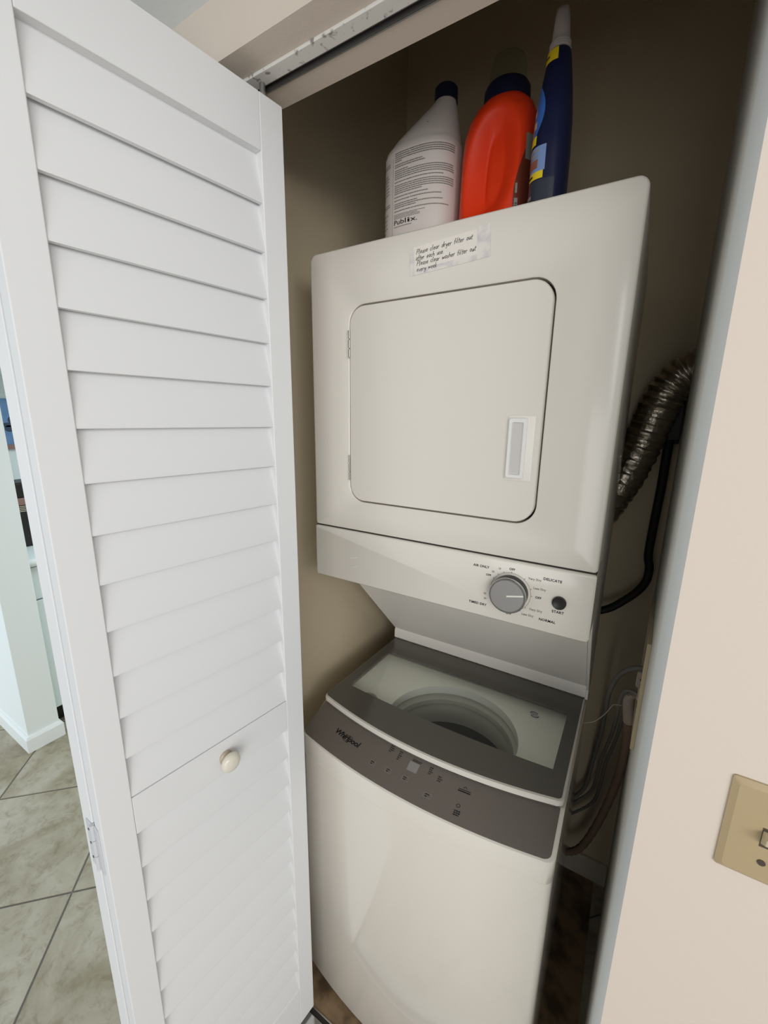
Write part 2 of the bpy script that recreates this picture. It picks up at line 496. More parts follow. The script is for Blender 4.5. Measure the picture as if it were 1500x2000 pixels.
def leaf(R, ang, side, knob):
    """R = free end of the visible face, ang = direction of the leaf, side = which way the face normal points"""
    d = Vector((math.cos(ang), math.sin(ang), 0))
    n = Vector((-d.y, d.x, 0)) * side
    R = Vector((R[0], R[1], 0))
    W = lambda s, dep, z: R + d * s - n * dep + Vector((0, 0, z))

    def bx(s0, s1, d0, d1, z0, z1):
        m = MB().box(s0, s1, d0, d1, z0, z1)
        return m.xform(lambda p: W(p.x, p.y, p.z))
    for s0, s1 in ((0, STI), (DW - STI, DW)):
        bx(s0, s1, 0, DT, ZB, ZT).build('stile', M_DOOR, door, bevel=0.0018)
    bx(STI, DW - STI, 0.0002, DT - 0.0002, RAIL_T, ZT - 0.0003).build('top_rail', M_DOOR, door, bevel=0.001)
    bx(STI, DW - STI, 0.0002, DT - 0.0002, ZB + 0.0003, RAIL_B).build('bottom_rail', M_DOOR, door, bevel=0.001)
    zj = 1.822 - PITCH * 13
    bx(STI, DW - STI, 0.0002, DT - 0.0002, zj - PITCH, zj - 0.0012).build('middle_rail', M_DOOR, door, bevel=0.001)
    base = None
    for i in range(26):
        if i == 14:
            continue
        zb = 1.822 - PITCH * i
        if base is None:
            prof = [(0.0022, zb), (0.0082, zb - 0.0006), (0.0225, zb + PITCH + 0.006), (0.0150, zb + PITCH + 0.006), (0.0017, zb + 0.004)]
            m = MB()
            m.extrude(prof, lambda p: W(STI - 0.002, p[0], p[1]), lambda p: W(DW - STI + 0.002, p[0], p[1]))
            base = m.build('slat', M_DOOR, door, angle=30)
            w0 = WL[base.name].copy()
        else:
            share(base, 'slat', w0 - Vector((0, 0, PITCH * i)), door)
    if knob:
        ks, kz = 0.1838, 0.884
        K = [(0.0, 0.011), (0.004, 0.0125), (0.006, 0.0100), (0.010, 0.0085), (0.014, 0.0085)]
        Cap = [(0.013, 0.0085), (0.014, 0.0150), (0.018, 0.0178), (0.023, 0.0172), (0.027, 0.0130), (0.029, 0.006), (0.0293, 0.0008)]
        for nm, pr, mt in (('knob_stem', K, M_KNOBB), ('knob', Cap, M_KNOB)):
            m = MB()
            m.loft([[W(ks + q * math.cos(2 * PI * k / 28), -dep, kz + q * math.sin(2 * PI * k / 28)) for k in range(28)] for dep, q in pr])
            m.build(nm, mt, door, angle=50)
        # guide pin in the track
        c = W(STI * 0.55, DT / 2, ZT)
        MB().disc(c - Vector((0, 0, 0.004)), (0, 0, 1), 0.0045, 0.045, 16).build('guide_pin', M_METAL, door)
        MB().disc(c + Vector((0, 0, 0.001)), (0, 0, 1), 0.0075, 0.009, 16).build('pin_collar', M_METAL, door)
    return W


A1 = math.radians(-97.75)
DR = Vector((0.0885, -0.1585))
W1 = leaf(DR, A1, 1, True)
# second leaf folded behind the first
hinge_pt = W1(DW, DT, 0)
A2 = math.radians(-90.5)
d2 = Vector((math.cos(A2), math.sin(A2), 0))
n2 = Vector((-d2.y, d2.x, 0))
# its hidden face (towards the first leaf) starts at the hinge line
H = hinge_pt - n2 * 0.0046 + d2 * 0.001
R2 = H - d2 * DW
W2 = leaf((R2.x, R2.y), A2, 1, False)
# painted fold hinges on the edge
for zc in (0.84, 1.72, 0.22):
    hg = MB()
    for (Wf, dep0, dep1) in ((W2, 0.002, 0.019), (W1, DT - 0.017, DT - 0.001)):
        m = MB().box(DW, DW + 0.0018, dep0, dep1, zc - 0.042, zc + 0.042)
        m.xform(lambda p: Wf(p.x, p.y, p.z))
        hg.add(m.v, m.f)
    hinge = hg.build('hinge', M_HINGE, door, bevel=0.0006)
    kn = (W2(DW + 0.002, 0.0, 0) + W1(DW + 0.002, DT, 0)) / 2
    for a, b in ((-0.043, -0.016), (-0.015, 0.014), (0.015, 0.043)):
        MB().disc(kn + Vector((0, 0, zc + a)), (0, 0, 1), 0.0034, b - a, 12).build('hinge_knuckle', M_HINGE, hinge)
    for zz in (-0.028, 0.0, 0.026):
        MB().disc(W2(DW + 0.0012, 0.0125, zc + zz), d2, 0.0022, 0.0011, 10).build('screw', M_SCREW, hinge)

# door track in the head
trk = empty('door_track', (0.3, -0.168, HEAD))
tag(trk, 'dark metal channel for the bifold door under the opening head', 'track')
m = MB()
m.box(XL + 0.001, XR - 0.001, -0.1738, -0.1722, HEAD - 0.003, HEAD + 0.028)
m.box(XL + 0.001, XR - 0.001, -0.1638, -0.1622, HEAD - 0.003, HEAD + 0.028)
m.box(XL + 0.001, XR - 0.001, -0.1722, -0.1638, HEAD + 0.0262, HEAD + 0.028)
m.build('channel', M_TRACKIN, trk)
MB().box(XL + 0.001, XR - 0.001, -0.1619, -0.1595, HEAD - 0.0035, HEAD - 0.0005).build('channel_lip', M_METAL, trk)
# lower track strip on the closet floor
ft = empty('floor_track', (0.3, -0.17, ZF))
tag(ft, 'pale metal threshold strip on the floor under the door', 'threshold')
MB().box(XL + 0.003, XR - 0.003, -0.196, -0.168, ZF + 0.0002, ZF + 0.007).build('strip', M_CHROME, ft, bevel=0.002)
MB().box(XL + 0.003, XR - 0.003, -0.158, -0.155, ZF + 0.0002, ZF + 0.006).build('ridge', M_CHROME, ft)
MB().box(XL + 0.003, XR - 0.003, -0.168, -0.158, ZF + 0.0002, ZF + 0.0015).build('groove', M_DARK, ft)

# ------------------------------------------------------------------ stacked washer and dryer
UW = 0.607
unit = empty('laundry_center', (UW / 2, 0.2, ZF))
tag(unit, 'white stacked washer and dryer standing in the closet', 'washer dryer')
CB = 0.46       # back of the unit


def bow(x, edge, depth):
    t = (x - UW / 2) / (UW / 2)
    return edge - depth * (1 - t * t)


# --- dryer cabinet: front skin with a rounded opening, sides, top, back
DX0, DX1, DZ0, DZ1 = 0.1005, 0.4995, 1.310, 1.7135
FZ0, FZ1 = 1.2435, 1.822
outer = rrect(0, UW, FZ0, FZ1, (0.006, 0.006, 0.016, 0.016), 8)
outer2 = rrect(0.004, UW - 0.004, FZ0 + 0.003, FZ1 - 0.004, (0.004, 0.004, 0.013, 0.013), 8)
hole = rrect(DX0, DX1, DZ0, DZ1, 0.037, 8)
m = MB()
rings = [[(x, CB, z) for x, z in outer], [(x, 0.0055, z) for x, z in outer], [(x, 0.0016, z) for x, z in rrect(0.0012, UW - 0.0012, FZ0 + 0.001, FZ1 - 0.0012, (0.005, 0.005, 0.015, 0.015), 8)],
         [(x, 0.0, z) for x, z in outer2], [(x, 0.0, z) for x, z in rrect(DX0 - 0.003, DX1 + 0.003, DZ0 - 0.003, DZ1 + 0.003, 0.04, 8)], [(x, 0.0025, z) for x, z in hole], [(x, 0.022, z) for x, z in hole]]
m.loft(rings, True, True)
m.build('dryer_cabinet', M_APP, unit, angle=50)
# dark sheet painted as the shade at the bottom of the door gap
m = MB()
m.loft([[(x, 0.0195, z) for x, z in rrect(DX0 + 0.0005, DX1 - 0.0005, DZ0 + 0.0005, DZ1 - 0.0005, 0.037, 8)], [(x, 0.0216, z) for x, z in rrect(DX0 + 0.0005, DX1 - 0.0005, DZ0 + 0.0005, DZ1 - 0.0005, 0.037, 8)]])
m.build('door_gap_shade', M_DARK, unit)
# --- dryer door
m = MB()
o0 = rrect(DX0 + 0.0028, DX1 - 0.0035, DZ0 + 0.0035, DZ1 - 0.0035, 0.0345, 8)
o1 = rrect(DX0 + 0.0045, DX1 - 0.0052, DZ0 + 0.0052, DZ1 - 0.0052, 0.033, 8)
m.loft([[(x, 0.0192, z) for x, z in o0], [(x, 0.0005, z) for x, z in o0], [(x, -0.0018, z) for x, z in o1]])
ddoor = m.build('dryer_door', M_APP, unit, angle=50)
# handle: raised rim plate with a recessed scoop
HX0, HX1, HZ0, HZ1 = 0.4405, 0.4865, 1.388, 1.4995
ho = rrect(HX0, HX1, HZ0, HZ1, 0.003, 4)
hi_ = rrect(HX0 + 0.0015, HX1 - 0.0015, HZ0 + 0.0015, HZ1 - 0.0015, 0.003, 4)
m = MB()
m.loft([[(x, -0.0017, z) for x, z in ho], [(x, -0.0035, z) for x, z in ho], [(x, -0.0045, z) for x, z in hi_]])
hp = m.build('handle', M_APPIN, ddoor, angle=40)
a = rrect(0.4435, 0.4745, 1.3925, 1.4950, 0.003, 4)
b = rrect(0.4448, 0.4732, 1.3938, 1.4937, 0.003, 4)
c = rrect(0.4492, 0.4690, 1.3985, 1.4880, 0.002, 4)
e = rrect(0.4500, 0.4650, 1.3995, 1.4870, 0.002, 4)
m = MB()
m.loft([[(x, -0.0043, z) for x, z in a], [(x, -0.0088, z) for x, z in a], [(x, -0.0100, z) for x, z in b], [(x, -0.0098, z) for x, z in c], [(x, -0.0048 + 0.0, z) for x, z in e]], True, True)
m.build('handle_rim', pmat('bright_white_plastic', (0.82, 0.81, 0.78), 0.3), hp, angle=35)
m = MB()
m.loft([[(x, -0.0052, z) for x, z in rrect(0.4502, 0.4648, 1.4, 1.4868, 0.002, 4)], [(x, -0.0049, z) for x, z in rrect(0.4502, 0.4648, 1.4, 1.4868, 0.002, 4)]])
m.build('handle_scoop', pmat('scoop_plastic', (0.60, 0.58, 0.56), 0.5), hp)
# hinges
for z0, z1 in ((1.612, 1.666), (1.356, 1.412)):
    MB().box(0.0965, 0.1008, -0.0022, 0.001, z0, z1).build('hinge', M_APPIN, unit, bevel=0.0008)
    hh = bpy.data.objects[[k for k in WL if k.startswith('hinge')][-1]]
    L = z1 - z0
    for k in range(3):
        MB().disc((0.1018, -0.0012, z0 + 0.002 + k * L / 3), (0, 0, 1), 0.0024, L / 3 - 0.002, 10).build('hinge_knuckle', M_STEEL, hh)
# --- control panel of the dryer
PZ0, PZ1 = 1.117, 1.2405
m = MB()
po = rrect(0.0, UW, PZ0, PZ1, (0.004, 0.009, 0.004, 0.004), 6)
pi_ = rrect(0.0035, UW - 0.0035, PZ0 + 0.003, PZ1 - 0.002, (0.004, 0.008, 0.004, 0.004), 6)
m.loft([[(x, 0.11, z) for x, z in po], [(x, 0.0, z) for x, z in po], [(x, -0.0028, z) for x, z in pi_]])
cpan = m.build('dryer_control_panel', M_APP, unit, angle=50)
MB().box(0.001, UW - 0.001, 0.004, 0.1, PZ1 - 0.0005, FZ0 + 0.0008).build('panel_gap', M_DARK, unit)
PY = -0.0029
fpan = lambda cx, cz: (lambda x, y, hh: (cx + x, PY - hh, cz + y))
# dial
KX, KZ = 0.4687, 1.1805
m = MB()
n = 64
ro, ri = 0.0372, 0.0366
seg = [(math.cos(2 * PI * k / n), math.sin(2 * PI * k / n)) for k in range(n + 1)]
for k in range(n):
    m.add([(KX + q * s_[0], PY - 0.0002, KZ + q * s_[1]) for q, s_ in ((ri, seg[k]), (ro, seg[k]), (ro, seg[k + 1]), (ri, seg[k + 1]))], [(0, 1, 2, 3)])
m.build('dial_ring', M_GREYINK, cpan)
dial = MB()
dial.loft([[(KX + q * math.cos(2 * PI * k / 48), PY - dep, KZ + q * math.sin(2 * PI * k / 48)) for k in range(48)] for dep, q in ((0.0, 0.0325), (0.019, 0.0325))])
dob = dial.build('dial', M_BLACK, cpan, angle=40)
m = MB()
m.loft([[(KX + q * math.cos(2 * PI * k / 48), PY - dep, KZ + q * math.sin(2 * PI * k / 48)) for k in range(48)] for dep, q in ((0.0185, 0.0333), (0.0225, 0.0333), (0.0240, 0.0322), (0.0240, 0.0300), (0.0232, 0.0295))], True, True)
m.build('dial_rim', M_CHROME, dob, angle=30)
m = MB()
m.loft([[(KX + q * math.cos(2 * PI * k / 48), PY - dep, KZ + q * math.sin(2 * PI * k / 48)) for k in range(48)] for dep, q in ((0.0225, 0.0296), (0.0236, 0.0296))])
m.build('dial_face', M_KNOBFACE, dob, angle=30)
MB().box(-0.0005, 0.0295, PY - 0.0246, PY - 0.0234, -0.0014, 0.0014).xform(lambda p: Vector((KX + p.x * 0.974 - p.z * 0.225, p.y, KZ + p.x * 0.225 + p.z * 0.974))).build('pointer', pmat('pointer_white', (0.8, 0.78, 0.72), 0.4), dob)
# start button
m = MB()
m.loft([[(0.5542 + q * math.cos(2 * PI * k / 32), PY - dep, KZ + q * math.sin(2 * PI * k / 32)) for k in range(32)] for dep, q in ((0.0, 0.0118), (0.005, 0.0116), (0.006, 0.0105), (0.0045, 0.0075), (0.0042, 0.001))])
m.build('start_button', M_BLACK, cpan, angle=35)
# lettering around the dial
for s_, x, z, sz, mt in (('AIR ONLY', 0.411, 1.2192, 0.0066, M_INK), ('OFF', 0.4690, 1.2245, 0.0058, M_INK), ('DELICATE', 0.5395, 1.2186, 0.0066, M_INK),
                         ('OFF', 0.5188, 1.1805, 0.0058, M_INK), ('TIMED DRY', 0.4085, 1.1425, 0.0066, M_INK), ('NORMAL', 0.5374, 1.1408, 0.0066, M_INK), ('START', 0.5535, 1.1618, 0.0066, M_INK),
                         ('OFF', 0.4262, 1.2045, 0.0055, M_INK), ('20', 0.4342, 1.2130, 0.0048, M_GREYINK), ('10', 0.4460, 1.2215, 0.0048, M_GREYINK),
                         ('Very Dry', 0.5098, 1.2138, 0.0056, M_GREYINK), ('Less Dry', 0.5195, 1.1975, 0.0056, M_GREYINK), ('Very Dry', 0.5165, 1.1555, 0.0056, M_GREYINK), ('Less Dry', 0.5030, 1.1428, 0.0056, M_GREYINK),
                         ('OFF', 0.4690, 1.1368, 0.0055, M_INK), ('20', 0.4215, 1.1660, 0.0048, M_GREYINK), ('30', 0.4225, 1.1560, 0.0048, M_GREYINK)):
    text('lettering', s_, sz, fpan(x, z), mt, cpan, space=1.06, bold=0.00012)
for ang in (90, 130, 52, 20, 0, -40, -58, 112, 148, 200, 216, 235, 252):
    t = math.radians(ang)
    c0 = Vector((KX + 0.0385 * math.cos(t), PY, KZ + 0.0385 * math.sin(t)))
    MB().box(c0.x - 0.0006, c0.x + 0.0006, PY - 0.0003, PY, c0.z - 0.0009, c0.z + 0.0009).build('tick', M_GREYINK, cpan)
# faint scratches on the left of the panel
for x0, z0, x1, z1 in ((0.1025, 1.1755, 0.121, 1.1805), (0.108, 1.154, 0.123, 1.1605)):
    m = MB(); ribbon(m, [(x0, z0), (x1, z1)], 0.0009, lambda x, y, hh: (x, PY - 0.0002, y))
    m.build('scratch', pmat('scratch_white', (0.86, 0.85, 0.82), 0.5), cpan)

# --- back hood between dryer and washer: slanted sheet, lower strip and side cheeks
m = MB()
prof = [(0.096, 1.1172), (0.398, 0.787), (0.398, 0.752), (CB, 0.752), (CB, 1.2436), (0.11, 1.2436), (0.11, 1.1172)]
prof = [(0.096, 1.1172), (0.398, 0.787), (CB, 0.787), (CB, 1.2434), (0.1005, 1.2434), (0.1005, 1.1172)]
m.extrude(prof, lambda p: (0.0015, p[0], p[1]), lambda p: (UW - 0.009, p[0], p[1]))
m.build('hood', M_APPIN, unit, angle=30)
m = MB()
prof = [(0.3965, 0.790), (0.393, 0.783), (0.392, 0.757), (0.398, 0.752), (CB, 0.752), (CB, 0.790)]
m.extrude(prof, lambda p: (0.0015, p[0], p[1]), lambda p: (UW - 0.004, p[0], p[1]))
m.build('hood_sill', M_APPIN, unit, angle=50)
m = MB()
prof = [(0.085, 1.1172), (0.385, 0.786), (0.385, 0.756), (CB, 0.756), (CB, 1.2434), (0.1005, 1.2434), (0.1005, 1.1172)]
m.extrude(prof, lambda p: (UW - 0.0075, p[0], p[1]), lambda p: (UW - 0.0005, p[0], p[1]))
m.build('side_cheek', M_APPIN, unit, angle=30, bevel=0.001)

# --- washer body with bowed front
def wash_outline(x0, x1, edge, dep, back, r=0.022, n=14, rn=6):
    pts = []
    for k in range(rn + 1):           # left front corner
        t = PI + 0.5 * PI * k / rn
        pts.append((x0 + r + r * math.cos(t), bow(x0 + r, edge, dep) + r + r * math.sin(t)))
    for k in range(1, n):
        x = x0 + r + (x1 - x0 - 2 * r) * k / n
        pts.append((x, bow(x, edge, dep)))
    for k in range(rn + 1):
        t = 1.5 * PI + 0.5 * PI * k / rn
        pts.append((x1 - r + r * math.cos(t), bow(x1 - r, edge, dep) + r + r * math.sin(t)))
    pts += [(x1, back), (x0, back)]
    return pts


SEAM = 0.6645
ol = wash_outline(0.003, UW - 0.003, -0.0765, 0.0345, CB)
ol_s = wash_outline(0.0045, UW - 0.0045, -0.075, 0.0345, CB)
m = MB()
m.loft([[(x, y, ZF + 0.022) for x, y in wash_outline(0.006, UW - 0.006, -0.083, 0.040, CB)], [(x, y, ZF + 0.03) for x, y in wash_outline(0.003, UW - 0.003, -0.086, 0.040, CB)],
        [(x, y, SEAM - 0.002) for x, y in ol], [(x, y, SEAM - 0.0006) for x, y in ol_s]], True, False)
m.build('washer_body', M_WASH, unit, angle=40)
for fx in (0.05, UW - 0.05):
    for fy in (-0.03, CB - 0.06):
        MB().disc((fx, fy, ZF + 0.002), (0, 0, 1), 0.022, 0.028, 20).build('foot', M_BLACK, unit)
# washer top: front apron, sloping console, deck around the tub
PFZ, PBZ = 0.716, 0.7465


def top_pt(x, t):
    """console surface: t = 0 at the front edge, 1 under the lid"""
    y0 = bow(x, -0.0765, 0.0345) + 0.004
    y1 = bow(x, 0.020, 0.042)
    return (x, y0 + (y1 - y0) * t, PFZ + (PBZ - PFZ) * t)


m = MB()
N = 40
xs = [0.002 + (UW - 0.004) * (0.5 - 0.5 * math.cos(PI * k / N)) for k in range(N + 1)]


def corner(x, edge, dep, r=0.022):
    y = bow(min(max(x, 0.003 + r), UW - 0.003 - r), edge, dep)
    if x < 0.002 + r:
        q = (0.002 + r - x); y += r - math.sqrt(max(r * r - q * q, 0))
    if x > UW - 0.002 - r:
        q = x - (UW - 0.002 - r); y += r - math.sqrt(max(r * r - q * q, 0))
    return y


rows = []
for z, e, dp in ((SEAM, -0.075, 0.0345), (SEAM + 0.002, -0.0775, 0.0345), (PFZ - 0.006, -0.0775, 0.0345), (PFZ - 0.0015, -0.0762, 0.0345), (PFZ, -0.0728, 0.0345)):
    rows.append([(x, corner(x, e, dp), z) for x in xs])
for t in (0.5, 1.0, 1.12):
    rows.append([(x, corner(x, -0.0728, 0.0345) * (1 - t) + bow(x, 0.020, 0.042) * t, PFZ + (PBZ - PFZ) * min(t, 1) - (0.008 if t > 1 else 0)) for x in xs])
m.loft(rows, False, False, closed=False)
# side skirts of the top
for x, s_ in ((xs[0], 1), (xs[-1], -1)):
    pr = [(r_[0 if s_ == 1 else -1][1], r_[0 if s_ == 1 else -1][2]) for r_ in rows[:-1]] + [(0.03, 0.7465), (CB, 0.7465), (CB, SEAM), ]
    m.extrude(pr, lambda p: (x, p[0], p[1]), lambda p: (x + s_ * 0.010, p[0], p[1]))
m.box(0.01, UW - 0.01, 0.392, CB, SEAM, 0.7465)
m.build('washer_top', M_WASH, unit, angle=45)
# taupe console overlay with rounded corners
fr = []
def con(x, t, off):
    p = top_pt(x, t)
    return (p[0], p[1] - off * 0.3, p[2] + off)


m = MB()
cx0, cx1 = 0.0045, UW - 0.010
cols = [cx0 + (cx1 - cx0) * (0.5 - 0.5 * math.cos(PI * k / 36)) for k in range(37)]
top_r, bot_r = [], []
for x in cols:
    q = 0.012
    e = 0.0
    if x > cx1 - q: e = (q - math.sqrt(max(q * q - (x - cx1 + q) ** 2, 0))) / 0.10
    if x < cx0 + q: e = (q - math.sqrt(max(q * q - (cx0 + q - x) ** 2, 0))) / 0.10
    bot_r.append((x, 0.0 + e)); top_r.append((x, 0.985))
K = 8
rings = [[con(bot_r[i][0], bot_r[i][1] + (top_r[i][1] - bot_r[i][1]) * k / K, 0.0011) for i in range(37)] for k in range(K + 1)]
m.loft(rings, False, False, closed=False)
# edge thickness
edge0 = [con(bot_r[i][0], bot_r[i][1], -0.0005) for i in range(37)]
m.loft([edge0, rings[0]], False, False, closed=False)
console = m.build('washer_console', M_PANEL, unit, angle=45)


def fcon(cx, t0):
    """text frame on the console: x along the front, y up the slope (metres)"""
    def fn(x, y, hh):
        X = cx + x
        t = t0 + y / 0.100
        p = top_pt(X, t)
        return (p[0], p[1] - 0.0004 - hh * 0.3, p[2] + 0.0013 + hh)
    return fn


def tcon(y, x):
    y0 = bow(x, -0.0765, 0.0345) + 0.004
    y1 = bow(x, 0.020, 0.042)
    return (y - y0) / (y1 - y0)


logo = text('logo', 'Whirlpool', 0.0195, fcon(0.123, tcon(-0.048, 0.123)), M_INK, console, shear=0.25, space=0.95, bold=0.00035)
m = MB()
fl = fcon(0.123, tcon(-0.048, 0.123))
arc = [(0.0035 + 0.0125 * math.cos(math.radians(a_)) + 0.004 * math.sin(math.radians(a_)), -0.001 + 0.0085 * math.sin(math.radians(a_))) for a_ in range(20, 300, 12)]
ribbon(m, arc, 0.0011, fl, 0.0004)
m.build('logo_swirl', M_INK, console)
# display and little icons / words (too small to read in the photograph)
m = MB()
fd = fcon(0.302, tcon(-0.045, 0.302))
m.add([fd(x, y, 0.0004) for x, y in ((-0.012, -0.0115), (0.012, -0.0115), (0.012, 0.0115), (-0.012, 0.0115))], [(0, 1, 2, 3)])
m.build('display', pmat('grey_display', (0.27, 0.255, 0.24), 0.3), console)


def dashes(name, cx, cy, rows, mat, wmax=0.012, lh=0.0048, th=0.0019):
    m = MB()
    f = fcon(cx, tcon(cy, cx))
    for k, L in enumerate(rows):
        y = -(k - (len(rows) - 1) / 2) * lh
        x = -wmax / 2
        end = x + wmax * L
        while x < end - 0.001:
            wl = random.uniform(0.0022, 0.0045)
            x1 = min(x + wl, end)
            m.add([f(a_, b_, 0.0004) for a_, b_ in ((x, y - th / 2), (x1, y - th / 2), (x1, y + th / 2), (x, y + th / 2))], [(0, 1, 2, 3)])
            x = x1 + 0.0009
    return m.build(name, mat, console)


dashes('print_lines', 0.2400, -0.030, (0.7, 0.9, 1.0, 0.6), M_INK)
dashes('print_lines', 0.2640, -0.036, (0.8, 0.6, 0.9, 0.7, 0.6), M_INK, 0.009)
dashes('print_lines', 0.3420, -0.036, (0.8, 0.6, 0.9, 0.6), M_INK, 0.010)
dashes('print_lines', 0.3660, -0.043, (0.6, 0.9, 0.8), M_INK, 0.011)
dashes('print_lines', 0.306, -0.0315, (1.0, 0.9), M_INK, 0.022, 0.003, 0.0014)
for (bx_, by_, nm) in ((0.213, -0.073, 'touch_button'), (0.255, -0.073, 'touch_button'), (0.297, -0.072, 'touch_button'), (0.354, -0.081, 'touch_button')):
    m = MB(); f = fcon(bx_, tcon(by_, bx_))
    L = 0.0075 if nm and bx_ < 0.35 else 0.009
    ribbon(m, [(-L, -0.005), (L, -0.005), (L, 0.005), (-L, 0.005), (-L, -0.005)], 0.0007, f, 0.0003)
    b_ = m.build(nm, M_LIGHTINK, console)
    dashes('print_lines', bx_, by_, (0.9, 0.6), M_INK, 0.009)
m = MB(); f = fcon(0.420, tcon(-0.040, 0.420))
ribbon(m, [(-0.012, 0.000), (0.013, 0.000)], 0.0012, f, 0.0004)
ribbon(m, [(-0.004, 0.004), (0.0, 0.008), (0.004, 0.004)], 0.0011, f, 0.0004)
ribbon(m, [(-0.013, -0.004), (0.013, -0.004)], 0.0022, f, 0.0004)
m.build('button_mark', M_INK, console)
m = MB(); f = fcon(0.4185, tcon(-0.074, 0.4185))
ribbon(m, [(0.0035 * math.cos(k * PI / 8), 0.004 + 0.0035 * math.sin(k * PI / 8)) for k in range(17)], 0.0009, f, 0.0004)
m.build('power_mark', M_INK, console)
dashes('print_lines', 0.421, -0.0835, (0.9, 1.0, 0.8), M_INK, 0.014, 0.0042, 0.0023)
# deck with tub opening
TX, TY, TR = 0.316, 0.132, 0.168
m = MB()
NN = 72
outer_deck, inner_deck = [], []
for k in range(NN):
    t = 2 * PI * k / NN
    c_, s_ = math.cos(t), math.sin(t)
    inner_deck.append((TX + TR * c_, TY + (TR - 0.006) * s_))
    # ray to rectangle
    bx0, bx1, by0, by1 = 0.012, UW - 0.012, -0.015, 0.392
    tx = ((bx1 if c_ > 0 else bx0) - TX) / c_ if abs(c_) > 1e-6 else 1e9
    ty = ((by1 if s_ > 0 else by0) - TY) / s_ if abs(s_) > 1e-6 else 1e9
    q = min(tx, ty)
    outer_deck.append((TX + q * c_, TY + q * s_))
mid = [(TX + (TR + 0.016) * math.cos(2 * PI * k / NN), TY + (TR + 0.010) * math.sin(2 * PI * k / NN)) for k in range(NN)]
mid = [(x, max(y, -0.0149)) for x, y in mid]
m.loft([[(x, y, 0.728) for x, y in outer_deck], [(x, y, 0.727) for x, y in mid], [(x, y, 0.7235) for x, y in inner_deck]], False, False)
m.loft([[(x, y, 0.7235) for x, y in inner_deck], [(x, y, 0.700) for x, y in inner_deck]], False, False)
m.build('tub_deck', M_DECK, unit, angle=35)
cyl = lambda R, z, dy=0: [(TX + R * math.cos(2 * PI * k / NN), TY + dy + R * math.sin(2 * PI * k / NN) * 0.97, z) for k in range(NN)]
m = MB()
m.loft([cyl(TR + 0.006, 0.702), cyl(TR + 0.004, 0.692), cyl(TR - 0.008, 0.684), cyl(TR - 0.010, 0.672), cyl(TR + 0.004, 0.664)], False, False)
m.build('tub_ring', M_TUB, unit, angle=40)
m = MB()
m.loft([cyl(TR + 0.004, 0.664), cyl(TR - 0.004, 0.655), cyl(TR - 0.010, 0.640), cyl(TR - 0.010, 0.610), cyl(TR - 0.002, 0.606)], False, False)
m.build('balance_ring', M_TUB, unit, angle=40)
m = MB()
m.loft([cyl(TR - 0.004, 0.606), cyl(TR - 0.002, 0.36), cyl(TR - 0.03, 0.335), cyl(0.03, 0.33)], False, True)
m.build('basket', M_BASKETB, unit, angle=40)
# paddle / agitator low in the basket
m = MB()
m.loft([cyl(0.115, 0.336), cyl(0.10, 0.35), cyl(0.045, 0.365), cyl(0.02, 0.40), cyl(0.005, 0.402)], False, True)
m.build('wash_plate', M_BASKET, unit, angle=40)
# certification mark on the deck
cm = MB()
fdk = lambda x, y, hh: (0.492 + x * 0.8 - y * 0.3, 0.288 + y * 0.8 + x * 0.15, 0.7282 + hh)
for r_, a0, a1, wd in ((0.0125, 20, 160, 0.003), (0.0125, 200, 340, 0.003), (0.0075, 0, 360, 0.0012)):
    ribbon(cm, [(r_ * math.cos(math.radians(a0 + (a1 - a0) * k / 24)), r_ * math.sin(math.radians(a0 + (a1 - a0) * k / 24))) for k in range(25)], wd, fdk)
ribbon(cm, [(-0.004, -0.003), (-0.003, 0.004), (0.0, -0.002), (0.003, 0.004), (0.004, -0.003)], 0.002, fdk)
cm.build('certification_mark', pmat('blue_ink', (0.07, 0.09, 0.19), 0.5), unit)
# a dispenser cup, half hidden on the left of the deck
m = MB()
m.loft([[(0.083 + q * math.cos(2 * PI * k / 28), 0.100 + q * math.sin(2 * PI * k / 28), z) for k in range(28)] for z, q in ((0.7275, 0.030), (0.7295, 0.029), (0.7295, 0.026), (0.722, 0.022))])
m.build('dispenser_cup', M_TUB, unit, angle=35)

# --- lid: white frame, tinted border glass, clear pane
LZF, LZB = 0.7685, 0.7535


def lz(y):
    return LZF + (LZB - LZF) * (y + 0.03) / 0.42


def lid_outline(x0, x1, edge, dep, back, r, n=22, rn=6, rb=0.004):
    pts = []
    for k in range(rn + 1):
        t = PI + 0.5 * PI * k / rn
        pts.append((x0 + r + r * math.cos(t), bow(x0 + r, edge, dep) + r + r * math.sin(t)))
    for k in range(1, n):
        x = x0 + r + (x1 - x0 - 2 * r) * k / n
        pts.append((x, bow(x, edge, dep)))
    for k in range(rn + 1):
        t = 1.5 * PI + 0.5 * PI * k / rn
        pts.append((x1 - r + r * math.cos(t), bow(x1 - r, edge, dep) + r + r * math.sin(t)))
    for k in range(n + 1):
        pts.append((x1 + (x0 - x1) * k / n, back))
    return pts


lo = lid_outline(0.004, UW - 0.005, 0.012, 0.043, 0.392, 0.016)
go = lid_outline(0.0062, UW - 0.0105, 0.0195, 0.043, 0.390, 0.011)
wi_front = lambda x: bow(x, 0.090, 0.016)
WX0, WX1, WYB = 0.033, 0.569, 0.302
nlo = len(lo)


def window_loop(off=0.0):
    """inner loop matched point by point with the outlines"""
    out = []
    for i, (x, y) in enumerate(go):
        fx = (x - go[0][0]) / (0.596 - go[0][0]) if False else (x - 0.0062) / (UW - 0.0105 - 0.0062)
        X = WX0 + off + (WX1 - WX0 - 2 * off) * min(max(fx, 0), 1)
        if y > 0.38:
            out.append((X, WYB - off))
        else:
            out.append((X, wi_front(X) + off))
    return out


